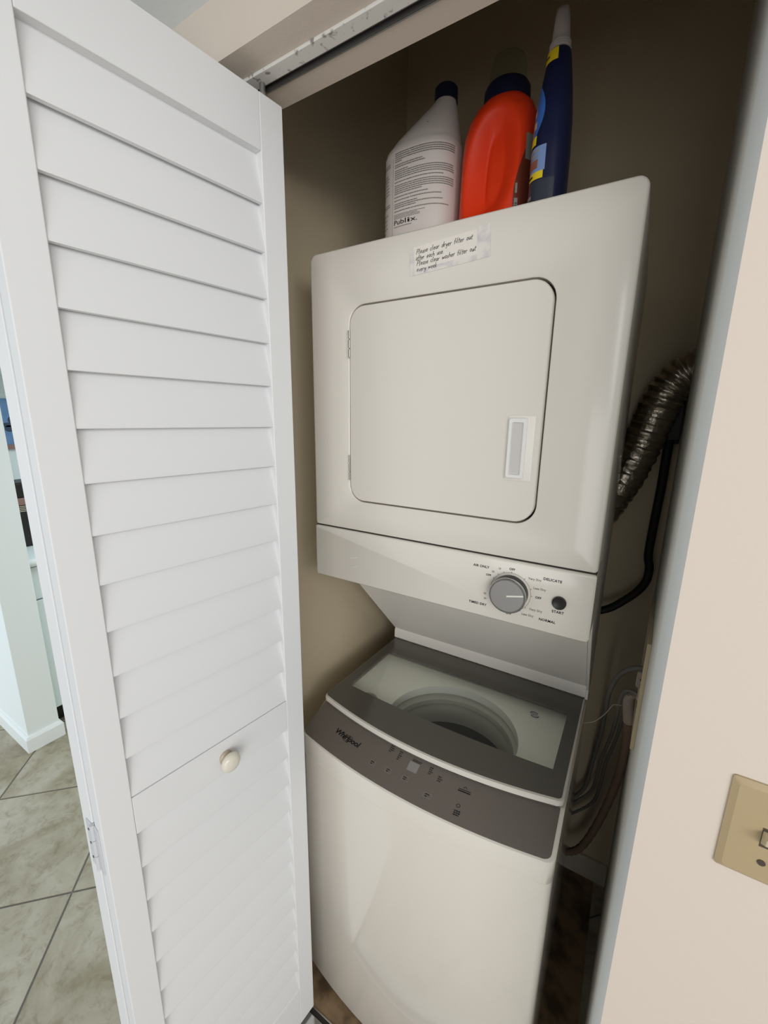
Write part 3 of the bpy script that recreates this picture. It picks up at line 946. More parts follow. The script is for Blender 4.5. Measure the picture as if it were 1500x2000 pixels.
wi = window_loop()
m = MB()
L3 = lambda pts, dz: [(x, y, lz(y) + dz) for x, y in pts]
lo_s = lid_outline(0.0075, UW - 0.0085, 0.0165, 0.043, 0.390, 0.014)
m.loft([L3(wi, -0.011), L3(lo_s, -0.0155), L3(lo_s, -0.0125), L3(lid_outline(0.0055, UW - 0.0065, 0.0140, 0.043, 0.391, 0.015), -0.0118), L3(lo, -0.0105), L3(lo, -0.0025), L3(lid_outline(0.0052, UW - 0.0068, 0.0142, 0.043, 0.3915, 0.014), -0.0003), L3(go, 0.0)], False, False)
lid = m.build('lid', M_APP, unit, angle=35)
m = MB()
m.loft([L3(wi, -0.004), L3(go, -0.002), L3(go, 0.0004), L3(wi, 0.0004), L3(wi, -0.004)], False, False)
m.build('lid_border', M_BORDER, lid, angle=35)
wp = window_loop(0.0)
m = MB()
m.loft([L3(wp, -0.0036), L3(wp, 0.0002)], True, True)
m.build('lid_pane', M_GLASS, lid, angle=30)

# ------------------------------------------------------------------ handwritten note on the dryer
NY = -0.0004
note = empty('handwritten_note', (0.313, NY, 1.752))
tag(note, 'small handwritten paper note taped to the dryer front above its door', 'note')
NR = math.radians(3.2)
fnote = lambda x, y, hh: (0.3130 + x * math.cos(NR) - y * math.sin(NR), NY - hh, 1.7755 + x * math.sin(NR) + y * math.cos(NR))
m = MB()
for (x0, x1, y0, y1, h0, h1) in ((-0.067, 0.062, -0.0225, 0.0215, 0.0, 0.0002),):
    m.add([fnote(x, y, hh) for hh in (h0, h1) for x, y in ((x0, y0), (x1, y0), (x1, y1), (x0, y1))], [(0, 1, 2, 3), (7, 6, 5, 4), (0, 1, 5, 4), (1, 2, 6, 5), (2, 3, 7, 6), (3, 0, 4, 7)])
m.build('paper', M_PAPER, note)
for (x0, x1, y0, y1) in ((0.053, 0.0755, -0.025, 0.0245), (-0.074, -0.0645, -0.0255, 0.016), (-0.0645, 0.053, -0.0255, -0.0165)):
    m = MB()
    m.add([fnote(x, y, hh) for hh in (0.00025, 0.0004) for x, y in ((x0, y0), (x1, y0), (x1, y1), (x0, y1))], [(0, 1, 2, 3), (7, 6, 5, 4), (0, 1, 5, 4), (1, 2, 6, 5), (2, 3, 7, 6), (3, 0, 4, 7)])
    m.build('tape', M_VIOLET, note)
G = {  # pen strokes: x-height 0.5, ascender 1, descender -0.4
    'P': (0.55, [[(0.05, 0), (0.1, 1)], [(0.08, 0.95), (0.4, 0.98), (0.5, 0.75), (0.35, 0.5), (0.1, 0.48)]]),
    'l': (0.28, [[(0.1, 1), (0.06, 0.1), (0.22, 0.02)]]),
    'e': (0.44, [[(0.05, 0.26), (0.36, 0.32), (0.28, 0.5), (0.1, 0.44), (0.05, 0.18), (0.2, 0), (0.4, 0.1)]]),
    'a': (0.46, [[(0.38, 0.46), (0.16, 0.48), (0.05, 0.2), (0.18, 0), (0.34, 0.2), (0.4, 0.48), (0.36, 0.1), (0.46, 0.02)]]),
    's': (0.38, [[(0.32, 0.46), (0.12, 0.48), (0.1, 0.32), (0.3, 0.2), (0.24, 0.02), (0.03, 0.04)]]),
    'c': (0.40, [[(0.34, 0.42), (0.16, 0.5), (0.05, 0.24), (0.18, 0), (0.36, 0.08)]]),
    'r': (0.36, [[(0.06, 0.5), (0.08, 0)], [(0.08, 0.3), (0.2, 0.48), (0.34, 0.44)]]),
    'd': (0.48, [[(0.38, 0.4), (0.18, 0.46), (0.05, 0.2), (0.2, 0), (0.38, 0.2), (0.44, 1.0), (0.4, 0.05)]]),
    'y': (0.44, [[(0.05, 0.5), (0.1, 0.15), (0.28, 0.2), (0.38, 0.5)], [(0.38, 0.5), (0.3, -0.2), (0.08, -0.38)]]),
    'f': (0.34, [[(0.38, 0.92), (0.2, 0.98), (0.14, 0.6), (0.12, -0.05)], [(0.0, 0.5), (0.32, 0.54)]]),
    'i': (0.20, [[(0.1, 0.5), (0.1, 0)], [(0.1, 0.7), (0.12, 0.76)]]),
    't': (0.32, [[(0.16, 0.85), (0.12, 0.06), (0.28, 0.02)], [(0.0, 0.52), (0.34, 0.56)]]),
    'o': (0.44, [[(0.2, 0.5), (0.05, 0.25), (0.18, 0), (0.38, 0.22), (0.24, 0.5), (0.18, 0.48)]]),
    'u': (0.46, [[(0.05, 0.5), (0.08, 0.08), (0.24, 0.0), (0.38, 0.5), (0.38, 0.06), (0.46, 0.02)]]),
    'h': (0.46, [[(0.08, 1), (0.06, 0)], [(0.07, 0.3), (0.24, 0.48), (0.36, 0.36), (0.38, 0)]]),
    'w': (0.60, [[(0.04, 0.5), (0.12, 0.02), (0.28, 0.4), (0.4, 0.02), (0.54, 0.5)]]),
    'v': (0.42, [[(0.04, 0.5), (0.18, 0.02), (0.38, 0.5)]]),
    'k': (0.44, [[(0.08, 1), (0.06, 0)], [(0.36, 0.48), (0.08, 0.24), (0.4, 0)]]),
    '.': (0.2, [[(0.06, 0.02), (0.12, 0.04)]]),
}
rnd = random.Random(3)
for line, x0, y0 in (('Please clear dryer filter out', -0.0605, 0.0085), ('after each use.', -0.0620, -0.0015), ('Please clear washer filter out', -0.0600, -0.0105), ('every week.', -0.0605, -0.0203)):
    m = MB()
    x = x0
    sc = 0.0079
    for ch in line:
        if ch == ' ':
            x += 0.0042; continue
        wd, strokes = G[ch]
        jy = rnd.uniform(-0.0004, 0.0004)
        for st in strokes:
            pts = [(x + (a_ + 0.22 * b_) * sc * 1.02 + rnd.uniform(-1, 1) * 0.0001, y0 + jy + b_ * sc + rnd.uniform(-1, 1) * 0.0001) for a_, b_ in st]
            pts = [(p.x, p.y) for p in smooth_path([(a_, b_, 0) for a_, b_ in pts], 3)]
            ribbon(m, pts, 0.00078, fnote, 0.0005)
        x += (wd + 0.06) * sc * 1.0
    m.build('handwriting', M_INK, note)

# ------------------------------------------------------------------ bottles on top of the dryer
TOPZ = 1.822


class Loft:
    """stack of superellipse sections (z, cx, cy, rx, ry, exponent)"""
    def __init__(s, secs, rotz=0.0, base=(0, 0, 0)):
        s.S, s.rot, s.base = secs, rotz, Vector(base)

    def sec(s, z):
        S = s.S
        if z <= S[0][0]: return S[0]
        for a_, b_ in zip(S, S[1:]):
            if z <= b_[0]:
                t = (z - a_[0]) / max(b_[0] - a_[0], 1e-9)
                return tuple(p * (1 - t) + q * t for p, q in zip(a_, b_))
        return S[-1]

    def pt(s, th, z, off=0.0):
        _, cx, cy, rx, ry, e = s.sec(z)
        c_, s_ = math.cos(th), math.sin(th)
        x = cx + (rx + off) * math.copysign(abs(c_) ** (2 / e), c_)
        y = cy + (ry + off) * math.copysign(abs(s_) ** (2 / e), s_)
        cr_, sr_ = math.cos(s.rot), math.sin(s.rot)
        return Vector((x * cr_ - y * sr_, x * sr_ + y * cr_, z)) + s.base

    def mesh(s, zs, n=64, dent=None):
        m = MB()
        rings = []
        for z in zs:
            ring = []
            for k in range(n):
                th = 2 * PI * k / n
                p = s.pt(th, z)
                if dent:
                    q = dent(th, z)
                    if q:
                        _, cx, cy, rx, ry, e = s.sec(z)
                        c_ = Vector((cx * math.cos(s.rot) - cy * math.sin(s.rot), cx * math.sin(s.rot) + cy * math.cos(s.rot), z)) + s.base
                        p = p.lerp(c_, q)
                ring.append(p)
            rings.append(ring)
        m.loft(rings)
        return m

    def patch(s, m, th0, th1, z0, z1, off=0.0006, nu=12, nv=4):
        vs, fs = [], []
        for j in range(nv + 1):
            for i in range(nu + 1):
                vs.append(s.pt(th0 + (th1 - th0) * i / nu, z0 + (z1 - z0) * j / nv, off))
        for j in range(nv):
            for i in range(nu):
                a_ = j * (nu + 1) + i
                fs.append((a_, a_ + 1, a_ + nu + 2, a_ + nu + 1))
        m.add(vs, fs)


def zrange(a_, b_, n):
    return [a_ + (b_ - a_) * k / n for k in range(n + 1)]


# --- white bleach jug
base = (0.178, 0.165, TOPZ)
bl = empty('bleach_bottle', base)
tag(bl, 'white plastic bleach bottle with printed label and dark blue cap', 'bottle')
BL = Loft([(0, 0, 0, 0.070, 0.056, 2.6), (0.006, 0, 0, 0.079, 0.062, 2.7), (0.195, 0, 0, 0.080, 0.062, 2.6), (0.205, 0.001, 0, 0.079, 0.061, 2.5), (0.209, 0.002, 0, 0.0765, 0.059, 2.4), (0.220, 0.007, 0, 0.070, 0.056, 2.3),
           (0.240, 0.019, 0, 0.055, 0.047, 2.1), (0.258, 0.030, 0, 0.041, 0.037, 2.0), (0.274, 0.040, 0, 0.028, 0.027, 2.0), (0.283, 0.044, 0, 0.0215, 0.0215, 2.0), (0.292, 0.045, 0, 0.020, 0.020, 2.0)], 0, base)
body = BL.mesh([0, 0.002, 0.006, 0.02] + zrange(0.05, 0.19, 5) + [0.195, 0.2, 0.205, 0.209, 0.215, 0.220] + zrange(0.228, 0.292, 10), 72).build('body', M_BLEACH, bl, angle=60)
CP = Loft([(0.284, 0.045, 0, 0.0232, 0.0232, 2), (0.306, 0.045, 0, 0.0228, 0.0228, 2), (0.309, 0.045, 0, 0.0205, 0.0205, 2)], 0, base)
cap = CP.mesh([0.284, 0.306, 0.309], 40).build('cap', M_NAVYCAP, bl, angle=30)
lab = MB()
TH0, TH1 = math.radians(190), math.radians(352)
BL.patch(lab, TH0, TH1, 0.0005, 0.196, 0.0005, 48, 4)
label_ob = lab.build('label_sheet', M_LABEL, bl, angle=60)
ink = MB()
rb = random.Random(5)


def print_line(th0, th1, z, th=0.0021, gap=0.006):
    a_ = th0
    while a_ < th1 - 0.006:
        b_ = min(a_ + rb.uniform(0.02, 0.075), th1)
        BL.patch(ink, a_, b_, z - th / 2, z + th / 2, 0.0009, 3, 1)
        a_ = b_ + gap


a0, a1 = math.radians(250), math.radians(344)
z = 0.191
paras = [[1, 1, 1, 1, 0.12], [0.36, 0.4], [0.2, 0.98, 0.98, 1, 1], [0.75], [1, 1, 1, 1, 0.36], [0.46], [0.72], [0.3, 0.75, 0.28], [0.9]]
for P in paras:
    for L in P:
        print_line(a0, a0 + (a1 - a0) * L, z, 0.0018)
        z -= 0.0036
    z -= 0.0026
z0 = z
for L in (0.42, 0.3, 0.34, 0.34):
    print_line(a0, a0 + (a1 - a0) * L, z, 0.0011)
    z -= 0.0024
for zz, L in ((0.170, 0.9), (0.166, 0.9), (0.152, 0.7), (0.147, 0.8), (0.142, 0.75), (0.136, 0.7), (0.130, 0.8), (0.124, 0.8), (0.118, 0.8), (0.112, 0.3), (0.098, 0.9), (0.094, 0.9), (0.080, 0.7), (0.072, 0.6), (0.064, 0.6), (0.056, 0.7), (0.048, 0.4), (0.04, 0.6)):
    print_line(math.radians(212), math.radians(212) + math.radians(30) * L, zz + 0.008, 0.0018)
BL.patch(ink, math.radians(246), math.radians(246.5), 0.01, 0.184, 0.0009, 1, 3)
ink.build('label_print', M_GREYINK, label_ob)


def fbl(th, zc):
    def fn(x, y, hh):
        return BL.pt(th + x / 0.066, zc + y, 0.0009 + hh)
    return fn


text('brand_lettering', 'Publix.', 0.0125, fbl(math.radians(250), z - 0.005), M_INK, label_ob, align='LEFT')
mk = MB()
BL.patch(mk, math.radians(250), math.radians(272), z - 0.0135, z - 0.0122, 0.0009, 6, 1)
mk.build('label_line', M_GREYINK, label_ob)
sp = MB()
for th, zz, r_ in ((282, 0.233, 0.0013), (279, 0.237, 0.0008), (290, 0.246, 0.0006)):
    BL.patch(sp, math.radians(th), math.radians(th) + r_ / 0.03, zz, zz + r_, 0.0006, 2, 1)
sp.build('speck', M_INK, bl)

# --- orange detergent bottle with a moulded grip
base = (0.341, 0.165, TOPZ)
od = empty('detergent_bottle', base)
tag(od, 'orange-red detergent bottle with moulded handle and dark cap', 'bottle')
OD = Loft([(0, 0, 0, 0.064, 0.052, 2.8), (0.006, 0, 0, 0.071, 0.058, 2.9), (0.10, 0.000, 0, 0.070, 0.058, 2.8), (0.16, 0.000, 0, 0.0695, 0.057, 2.6), (0.19, 0.001, 0, 0.0685, 0.056, 2.4), (0.212, 0.002, 0, 0.063, 0.053, 2.3),
           (0.230, 0.004, 0, 0.053, 0.047, 2.2), (0.240, 0.006, 0, 0.041, 0.041, 2.1), (0.246, 0.006, 0, 0.036, 0.036, 2.0)], 0, base)


def dent(th, z):
    # oval hollow that forms the grip, on the side facing the room
    a_ = (math.degrees(th) - 268) / 36.0
    b_ = (z - 0.125) / 0.088
    sk = a_ - 0.25 * b_
    r_ = math.sqrt(sk * sk + b_ * b_)
    if r_ >= 1.15: return 0
    t = min(1, (1.15 - r_) / 0.55)
    return 0.62 * t * t * (3 - 2 * t) * (0.55 + 0.45 * (0.5 - 0.5 * sk))


OD.mesh([0, 0.003, 0.006] + zrange(0.012, 0.19, 40) + zrange(0.195, 0.246, 12), 144, dent).build('body', M_ORANGE, od, angle=70)
OC = Loft([(0.238, 0.006, 0, 0.0425, 0.0425, 2), (0.262, 0.006, 0, 0.0415, 0.0415, 2), (0.268, 0.006, 0, 0.038, 0.038, 2)], 0, base)
cp = OC.mesh([0.238, 0.25, 0.262, 0.266, 0.268], 48).build('cap', M_NAVYCAP, od, angle=40)
CU = Loft([(0.268, 0.006, 0, 0.034, 0.034, 2), (0.300, 0.006, 0, 0.032, 0.032, 2), (0.312, 0.006, 0, 0.028, 0.028, 2), (0.3165, 0.006, 0, 0.016, 0.016, 2)], 0, base)
CU.mesh(zrange(0.268, 0.3165, 10), 40).build('dosing_cup', M_CUP, cp, angle=50)
lm = MB()
t0 = [(303, 0.004), (352, 0.004)]
# dark red label with a pointed pale top, on the right hand side
vs, fs = [], []
NV = 14
for j in range(NV + 1):
    zz = 0.004 + 0.150 * j / NV
    lim = 302 + 0.0 * j if zz < 0.07 else 302 + 26 * ((zz - 0.07) / 0.084) ** 1.6
    for i in range(9):
        vs.append(OD.pt(math.radians(lim + (352 - lim) * i / 8), zz, 0.0008))
for j in range(NV):
    for i in range(8):
        a_ = j * 9 + i
        fs.append((a_, a_ + 1, a_ + 10, a_ + 9))
lm.add(vs, fs)
dl = lm.build('label_sheet', M_BROWNL, od, angle=60)
lm = MB()
OD.patch(lm, math.radians(322), math.radians(352), 0.125, 0.166, 0.0011, 8, 4)
lm.build('label_top', M_GREYL, dl)
lm = MB()
OD.patch(lm, math.radians(304), math.radians(311), 0.018, 0.062, 0.0012, 4, 2)
bar = lm.build('barcode_patch', M_GREYL, dl)
lm = MB()
for k in range(9):
    OD.patch(lm, math.radians(305), math.radians(310), 0.024 + k * 0.0036, 0.024 + k * 0.0036 + (0.0012 if k % 3 else 0.0022), 0.0015, 3, 1)
lm.build('barcode', M_INK, dl)
lm = MB()
OD.patch(lm, math.radians(305), math.radians(309), 0.070, 0.086, 0.0012, 4, 2)
lm.build('small_mark', M_GREYL, dl)

# --- navy spray bottle
base = (0.4535, 0.086, TOPZ)
sb = empty('spray_bottle', base)
tag(sb, 'slim navy blue bottle with yellow label bands and pale nozzle', 'bottle')
Q = 0.826
SB = Loft([(z_ * Q, cx, cy, rx, ry, e) for z_, cx, cy, rx, ry, e in ((0, 0, 0, 0.025, 0.034, 2.6), (0.005, 0, 0, 0.0285, 0.038, 2.7), (0.12, 0, 0, 0.0285, 0.038, 2.6), (0.18, 0, 0, 0.027, 0.035, 2.4), (0.225, 0, 0, 0.0235, 0.029, 2.2), (0.262, 0, 0, 0.0195, 0.022, 2.1), (0.284, -0.0005, 0, 0.0175, 0.018, 2.0), (0.288, -0.0005, 0, 0.0155, 0.0155, 2.0))], 0, base)
SB.mesh([q_ * Q for q_ in [0, 0.002, 0.005] + zrange(0.02, 0.284, 26) + [0.288]], 64).build('body', M_NAVY, sb, angle=60)
NZ = Loft([(z_ * Q, -0.0005, 0, rx, ry, e) for z_, rx, ry, e in ((0.286, 0.0160, 0.0160, 2), (0.300, 0.0152, 0.0152, 2), (0.306, 0.0136, 0.0136, 2), (0.342, 0.0107, 0.0111, 2.4), (0.352, 0.0095, 0.0099, 2.6), (0.354, 0.0075, 0.0083, 2.6))], 0, base)
nz = NZ.mesh([q_ * Q for q_ in [0.286, 0.293, 0.300, 0.303, 0.306] + zrange(0.315, 0.352, 6) + [0.354]], 36).build('nozzle', M_FROST, sb, angle=45)
for k in range(3):
    zz = 0.288 * Q + k * 0.0036
    _, cx, cy, rx, ry, e = NZ.sec(zz)
    m = MB()
    RG = Loft([(zz, cx, cy, rx + 0.0008, ry + 0.0008, 2), (zz + 0.002, cx, cy, rx + 0.0008, ry + 0.0008, 2)], 0, base)
    RG.mesh([zz, zz + 0.002], 36).build('nozzle_rib', M_FROST, nz)
D = math.radians


def sbp(m, t0, t1, z0, z1, off, nu, nv):
    SB.patch(m, t0, t1, z0 * Q, z1 * Q, off, nu, nv)


for nm, t0_, t1_, za, zb_, mt in (('yellow_band', 165, 277, 0.262, 0.284, M_YEL), ('blue_oval', 170, 262, 0.120, 0.235, M_BLUE), ('picture_panel', 170, 270, 0.075, 0.118, M_LBLUE), ('yellow_band', 165, 268, 0.062, 0.075, M_YEL), ('slate_panel', 168, 296, 0.006, 0.060, M_SLATE)):
    m = MB()
    if nm == 'blue_oval':
        vs, fs = [], []
        NV = 14
        for j in range(NV + 1):
            t = j / NV
            zz = za + (zb_ - za) * t
            wdt = math.sin(PI * min(max(0.06 + 0.88 * t, 0), 1)) ** 0.6
            for i in range(9):
                vs.append(SB.pt(D(172) + D(86) * wdt * i / 8, zz * Q, 0.0007))
        for j in range(NV):
            for i in range(8):
                a_ = j * 9 + i
                fs.append((a_, a_ + 1, a_ + 10, a_ + 9))
        m.add(vs, fs)
    else:
        sbp(m, D(t0_), D(t1_), za, zb_, 0.0006, 14, 4)
    po_ = m.build(nm, mt, sb, angle=60)
    if nm == 'blue_oval':
        m = MB()
        for t0b, t1b, zc in ((185, 205, 0.185), (208, 226, 0.18), (190, 212, 0.165), (214, 234, 0.158), (196, 218, 0.148)):
            sbp(m, D(t0b), D(t1b), zc - 0.007, zc + 0.006, 0.0011, 5, 1)
        m.build('pale_print', M_PINKP, po_)
        m = MB(); sbp(m, D(200), D(240), 0.122, 0.138, 0.0012, 6, 1)
        m.build('yellow_flash', M_YEL, po_)
    if nm == 'picture_panel':
        m = MB(); sbp(m, D(200), D(252), 0.081, 0.096, 0.0011, 6, 1)
        m.build('red_print', pmat('red_brown_print', (0.30, 0.10, 0.06), 0.5), po_)
        m = MB(); sbp(m, D(205), D(250), 0.100, 0.104, 0.0011, 6, 1); sbp(m, D(208), D(254), 0.109, 0.113, 0.0011, 6, 1)
        m.build('pale_print', M_GREYL, po_)
    if nm == 'yellow_band':
        m = MB()
        zc = (za + zb_) / 2
        sbp(m, D(212), D(236), zc - 0.0018, zc + 0.0018, 0.0011, 5, 1)
        m.build('band_print', M_INK, po_)
    if nm == 'slate_panel':
        m = MB(); sbp(m, D(205), D(236), 0.030, 0.036, 0.0011, 5, 1)
        m.build('pale_print', M_GREYL, po_)

# ------------------------------------------------------------------ duct, cord, outlet, hoses
path = smooth_path([(0.760, 0.535, 1.618), (0.735, 0.532, 1.614), (0.706, 0.530, 1.600), (0.684, 0.530, 1.568), (0.668, 0.530, 1.525), (0.652, 0.530, 1.46), (0.628, 0.532, 1.38), (0.597, 0.536, 1.30), (0.56, 0.536, 1.23), (0.50, 0.536, 1.17)], 16)
rad = []
rf = random.Random(2)
for i in range(len(path)):
    lower = i > 64
    rip = (0.0030 if not lower else 0.0018) * math.sin(i * (0.9 if not lower else 1.6))
    rad.append(0.0455 + rip + (rf.uniform(-0.0018, 0.0018) if lower else 0))
m = MB().tube(path, rad, 40, True)
rv = random.Random(9)
m.v = [(x + rv.uniform(-1, 1) * 0.0008, y + rv.uniform(-1, 1) * 0.0008, z_ + rv.uniform(-1, 1) * 0.0008) for x, y, z_ in m.v]
tag(m.build('exhaust_duct', M_FOIL, angle=25), 'crinkled silver foil exhaust duct behind the dryer', 'duct')
# big black plug on the back wall
pw = empty('dryer_power_cord', (0.7, 0.56, 1.0))
tag(pw, 'thick black dryer power cord with a block plug', 'cord')
m = MB()
m.extrude(rrect(0.684, 0.722, 1.447, 1.535, 0.005, 4), lambda p: (p[0], 0.583, p[1]), lambda p: (p[0], 0.530, p[1]))
m.build('plug', M_BLACK, pw, bevel=0.002)
CORD = [(0.703, 0.555, 1.452), (0.702, 0.556, 1.393), (0.702, 0.56, 1.326), (0.700, 0.56, 1.257), (0.698, 0.56, 1.185), (0.698, 0.56, 1.134), (0.705, 0.56, 1.099), (0.702, 0.555, 1.062), (0.686, 0.55, 1.03), (0.659, 0.54, 1.001), (0.625, 0.53, 0.971), (0.585, 0.52, 0.955), (0.55, 0.50, 0.96)]
MB().tube(smooth_path(CORD, 5), 0.0105, 12).build('cable', M_BLACKM, pw, angle=60)
ol_ = empty('wall_outlet', (0.7, 0.595, 1.49))
tag(ol_, 'black wall outlet behind the dryer plug', 'outlet')
MB().box(0.676, 0.7255, 0.584, 0.5995, 1.435, 1.55).build('outlet_plate', M_BLACK, ol_, bevel=0.002)
# washing machine outlet box in the right wall
wx = lambda y: XR + 0.0345 * (y - YB) / (0.6 - YB)
ob = empty('valve_box', (wx(0.2), 0.2, 0.98))
tag(ob, 'pale water outlet box frame on the right closet wall', 'valve box')
m = MB()
for (y0_, y1_, z0_, z1_) in ((0.10, 0.118, 0.868, 1.095), (0.34, 0.358, 0.868, 1.095), (0.118, 0.34, 1.077, 1.095), (0.118, 0.34, 0.868, 0.886)):
    q = MB().box(-0.007, 0.0, y0_, y1_, z0_, z1_)
    q.xform(lambda p: Vector((wx(p.y) + p.x, p.y, p.z)))
    m.add(q.v, q.f)
m.build('frame', M_ALMONDT, ob, bevel=0.001)
m = MB().box(-0.0015, -0.0005, 0.118, 0.34, 0.886, 1.077)
m.xform(lambda p: Vector((wx(p.y) + p.x, p.y, p.z))).build('box_back', M_DARK, ob)
vl = empty('water_valve', (0.705, 0.22, 0.93))
tag(vl, 'small grey water valve with a lever in the outlet box', 'valve')
MB().disc((0.712, 0.22, 0.905), (0, 0, 1), 0.009, 0.03, 16).build('valve_body', M_HOSEL, vl)
m = MB().extrude(rrect(0.697, 0.714, 0.934, 0.972, 0.006, 4), lambda p: (p[0], 0.216, p[1]), lambda p: (p[0], 0.222, p[1]))
m.build('lever', M_HOSEL, vl, bevel=0.001)
MB().disc((0.7075, 0.2158, 0.955), (0, -1, 0), 0.004, 0.0008, 12).build('lever_hole', M_DARK, vl)
HA = [(0.722, 0.22, 0.984), (0.689, 0.27, 0.946), (0.666, 0.33, 0.882), (0.654, 0.38, 0.803), (0.652, 0.43, 0.71), (0.650, 0.478, 0.614), (0.641, 0.52, 0.481), (0.626, 0.55, 0.331), (0.58, 0.55, 0.25)]
HB = [(0.715, 0.22, 0.909), (0.7, 0.25, 0.901), (0.686, 0.29, 0.876), (0.679, 0.33, 0.83), (0.679, 0.38, 0.748), (0.675, 0.43, 0.647), (0.661, 0.49, 0.515), (0.648, 0.54, 0.348), (0.60, 0.56, 0.25)]
HC = [(0.721, 0.235, 0.895), (0.704, 0.262, 0.892), (0.694, 0.30, 0.866), (0.691, 0.338, 0.818), (0.692, 0.388, 0.740), (0.688, 0.438, 0.640), (0.674, 0.495, 0.500), (0.66, 0.545, 0.311), (0.60, 0.565, 0.2)]
for path_, nm, lbl in ((HA, 'inlet_hose', 'dark grey water hose arching highest beside the washer'), (HB, 'inlet_hose', 'grey water hose bending down left of the pale pipe, outer of a pair'), (HC, 'inlet_hose', 'grey water hose bending down over the pale pipe, inner of a pair')):
    tag(MB().tube(smooth_path(path_, 6), 0.0042 if path_ is not HA else 0.0058, 10).build(nm, M_HOSE, angle=60), lbl, 'hose', 'water hoses beside the washer')
dr = empty('drain_hose', (0.68, 0.45, 0.1))
tag(dr, 'corrugated drain hose with a pale end hanging at the right wall', 'hose')
DRN = [(0.703, 0.305, 0.868), (0.694, 0.33, 0.838), (0.698, 0.35, 0.793), (0.704, 0.36, 0.749)]
DR2 = [(0.704, 0.361, 0.745), (0.708, 0.38, 0.68), (0.706, 0.40, 0.568), (0.692, 0.43, 0.428), (0.667, 0.47, 0.267), (0.638, 0.50, 0.150), (0.60, 0.51, 0.10), (0.56, 0.52, 0.09)]
pa = smooth_path(DRN, 10)
MB().tube(pa, [0.0118 + 0.0006 * math.sin(i * 1.6) for i in range(len(pa))], 16).build('hose_end', M_HOSEL, dr, angle=60)
pa = smooth_path(DR2, 12)
MB().tube(pa, [0.0105 + 0.0006 * math.sin(i * 1.6) for i in range(len(pa))], 16).build('hose_run', M_COPPER, dr, angle=60)
STR = [(0.6055, 0.30, 0.745), (0.629, 0.31, 0.752), (0.649, 0.33, 0.767), (0.661, 0.346, 0.782), (0.667, 0.348, 0.792), (0.685, 0.348, 0.797)]
tag(MB().tube(smooth_path(STR, 5), 0.0011, 6).build('tie_wire', M_STRING), 'thin pale wire tied from the washer corner to the pipe', 'wire')

# ------------------------------------------------------------------ light switch on the wall
sw = empty('light_switch', (0.8015, YF, 1.02))
tag(sw, 'almond light switch plate on the cream wall', 'light switch')
SX0, SX1, SZ0, SZ1 = 0.7663, 0.8363, 1.0205, 1.1355
m = MB()
A_ = rrect(SX0, SX1, SZ0, SZ1, 0.003, 4)
B_ = rrect(SX0 + 0.0055, SX1 - 0.0055, SZ0 + 0.0055, SZ1 - 0.0055, 0.004, 4)
m.loft([[(x, YF - 0.0001, z_) for x, z_ in A_], [(x, YF - 0.0022, z_) for x, z_ in A_], [(x, YF - 0.006, z_) for x, z_ in B_]])
m.build('plate', M_ALMOND, sw, angle=25)
scx, scz = (SX0 + SX1) / 2, (SZ0 + SZ1) / 2
MB().box(scx - 0.0050, scx + 0.0050, YF - 0.0064, YF - 0.0058, scz - 0.0115, scz + 0.0115).build('slot', M_SCREW, sw)
m = MB()
m.extrude([(YF - 0.005, scz - 0.009), (YF - 0.0185, scz + 0.001), (YF - 0.0195, scz + 0.0085), (YF - 0.005, scz + 0.008)], lambda p: (scx - 0.0045, p[0], p[1]), lambda p: (scx + 0.0045, p[0], p[1]))
m.build('toggle', M_ALMONDT, sw, bevel=0.0008)
for dz in (-0.0302, 0.0302):
    MB().disc((scx, YF - 0.0058, scz + dz), (0, -1, 0), 0.0034, 0.0012, 16).build('screw', M_SCREW, sw)

# ------------------------------------------------------------------ kitchen seen through the gap
FX = -1.684     # cabinet face
cb = empty('base_cabinet', (-2.0, 0.3, ZF))
tag(cb, 'white kitchen base cabinet with drawer and door beyond the wall end', 'cabinet')
MB().box(-2.295, FX - 0.018, -0.060, 0.54, ZF + 0.105, 0.803).build('body', M_CAB, cb)
MB().box(-2.295, FX - 0.07, -0.060, 0.54, ZF, ZF + 0.105).build('toe_kick', M_BLACK, cb)
MB().box(FX - 0.018, FX, -0.055, 0.535, 0.640, 0.795).build('drawer', M_CAB, cb, bevel=0.003)
MB().box(FX - 0.018, FX, -0.055, 0.535, ZF + 0.112, 0.632).build('door', M_CAB, cb, bevel=0.003)
cd = bpy.data.objects[[k for k in WL if k.startswith('door') and not k.startswith('door_')][-1]]
MB().disc((FX, 0.47, 0.57), (1, 0, 0), 0.008, 0.02, 16, 0.014).build('knob', M_CHROME, cd)
m = MB()
pr = [(-2.295, 0.804), (FX + 0.015, 0.804), (FX + 0.024, 0.809), (FX + 0.028, 0.820), (FX + 0.028, 0.828), (FX + 0.022, 0.838), (FX + 0.010, 0.842), (-2.295, 0.842)]
m.extrude(pr, lambda p: (p[0], -0.060, p[1]), lambda p: (p[0], 0.9, p[1]))
tag(m.build('worktop', M_COUNT, angle=60), 'white rounded worktop on the kitchen base cabinet', 'worktop')
ka = empty('countertop_appliance', (-1.97, 0.08, 0.842))
tag(ka, 'small black countertop appliance with silver bands on the worktop', 'appliance')
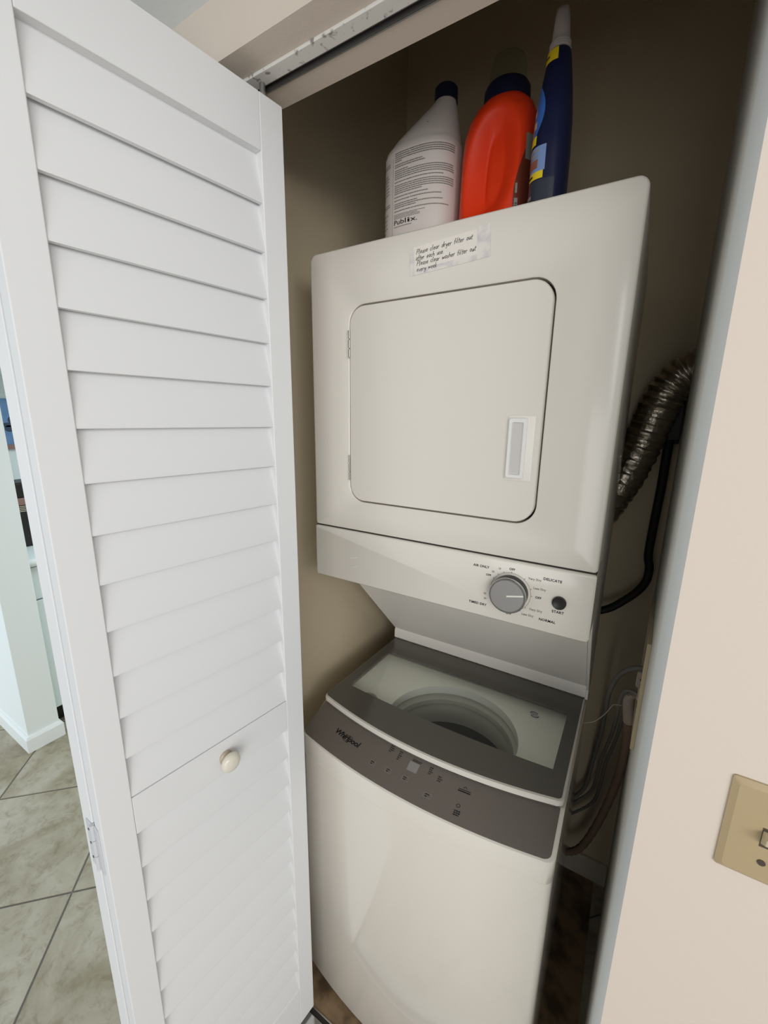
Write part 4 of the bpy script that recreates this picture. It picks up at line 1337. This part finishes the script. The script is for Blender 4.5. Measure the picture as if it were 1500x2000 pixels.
MB().box(-2.06, -1.90, 0.000, 0.20, 0.8425, 1.020).build('body', M_BLACK, ka, bevel=0.008)
for k in range(4):
    MB().box(-2.058, -1.897, 0.002, 0.198, 1.0205 + k * 0.008, 1.0255 + k * 0.008).build('silver_band', M_CHROME, ka, bevel=0.001)
MB().box(-2.055, -1.902, 0.004, 0.196, 1.0205, 1.050).build('band_core', M_BLACK, ka)
MB().box(-2.055, -1.903, 0.004, 0.196, 1.0505, 1.088).build('collar', M_WOODF, ka, bevel=0.003)
MB().box(-2.06, -1.90, 0.000, 0.20, 1.0885, 1.163).build('top_cover', M_BLACK, ka, bevel=0.01)
# picture on the kitchen wall
pf = empty('wall_picture', (-2.29, 0.26, 1.31))
tag(pf, 'blue picture with a reddish lower frame on the kitchen wall', 'picture')
MB().box(-2.2995, -2.285, 0.06, 0.46, 1.325, 1.568).build('canvas', M_PICT, pf)
MB().box(-2.2995, -2.280, 0.06, 0.46, 1.300, 1.325).build('lower_frame', M_WOODF, pf)
m = MB()
for y_, z_, a_, b_ in ((0.150, 1.43, 0.03, 0.012), (0.165, 1.455, 0.014, 0.018), (0.152, 1.41, 0.02, 0.018), (0.21, 1.44, 0.05, 0.01)):
    m.extrude([(y_ + a_ * math.cos(2 * PI * k / 12), z_ + b_ * math.sin(2 * PI * k / 12)) for k in range(12)], lambda p: (-2.2849, p[0], p[1]), lambda p: (-2.2843, p[0], p[1]))
m.build('dark_motif', M_PICD, pf)
# upper cabinet whose bright underside edge shows at the top of the gap
uc = empty('upper_cabinet', (-2.13, 0.3, 1.70))
tag(uc, 'bright white wall cabinet above the kitchen picture', 'cabinet')
MB().box(-2.298, -1.965, -0.05, 0.55, 1.69, ZC - 0.002).build('body', M_COUNT, uc, bevel=0.002)
MB().box(-1.965, -1.947, -0.046, 0.247, 1.694, ZC - 0.006).build('door', M_COUNT, uc, bevel=0.002)
MB().box(-1.965, -1.947, 0.253, 0.546, 1.694, ZC - 0.006).build('door', M_COUNT, uc, bevel=0.002)
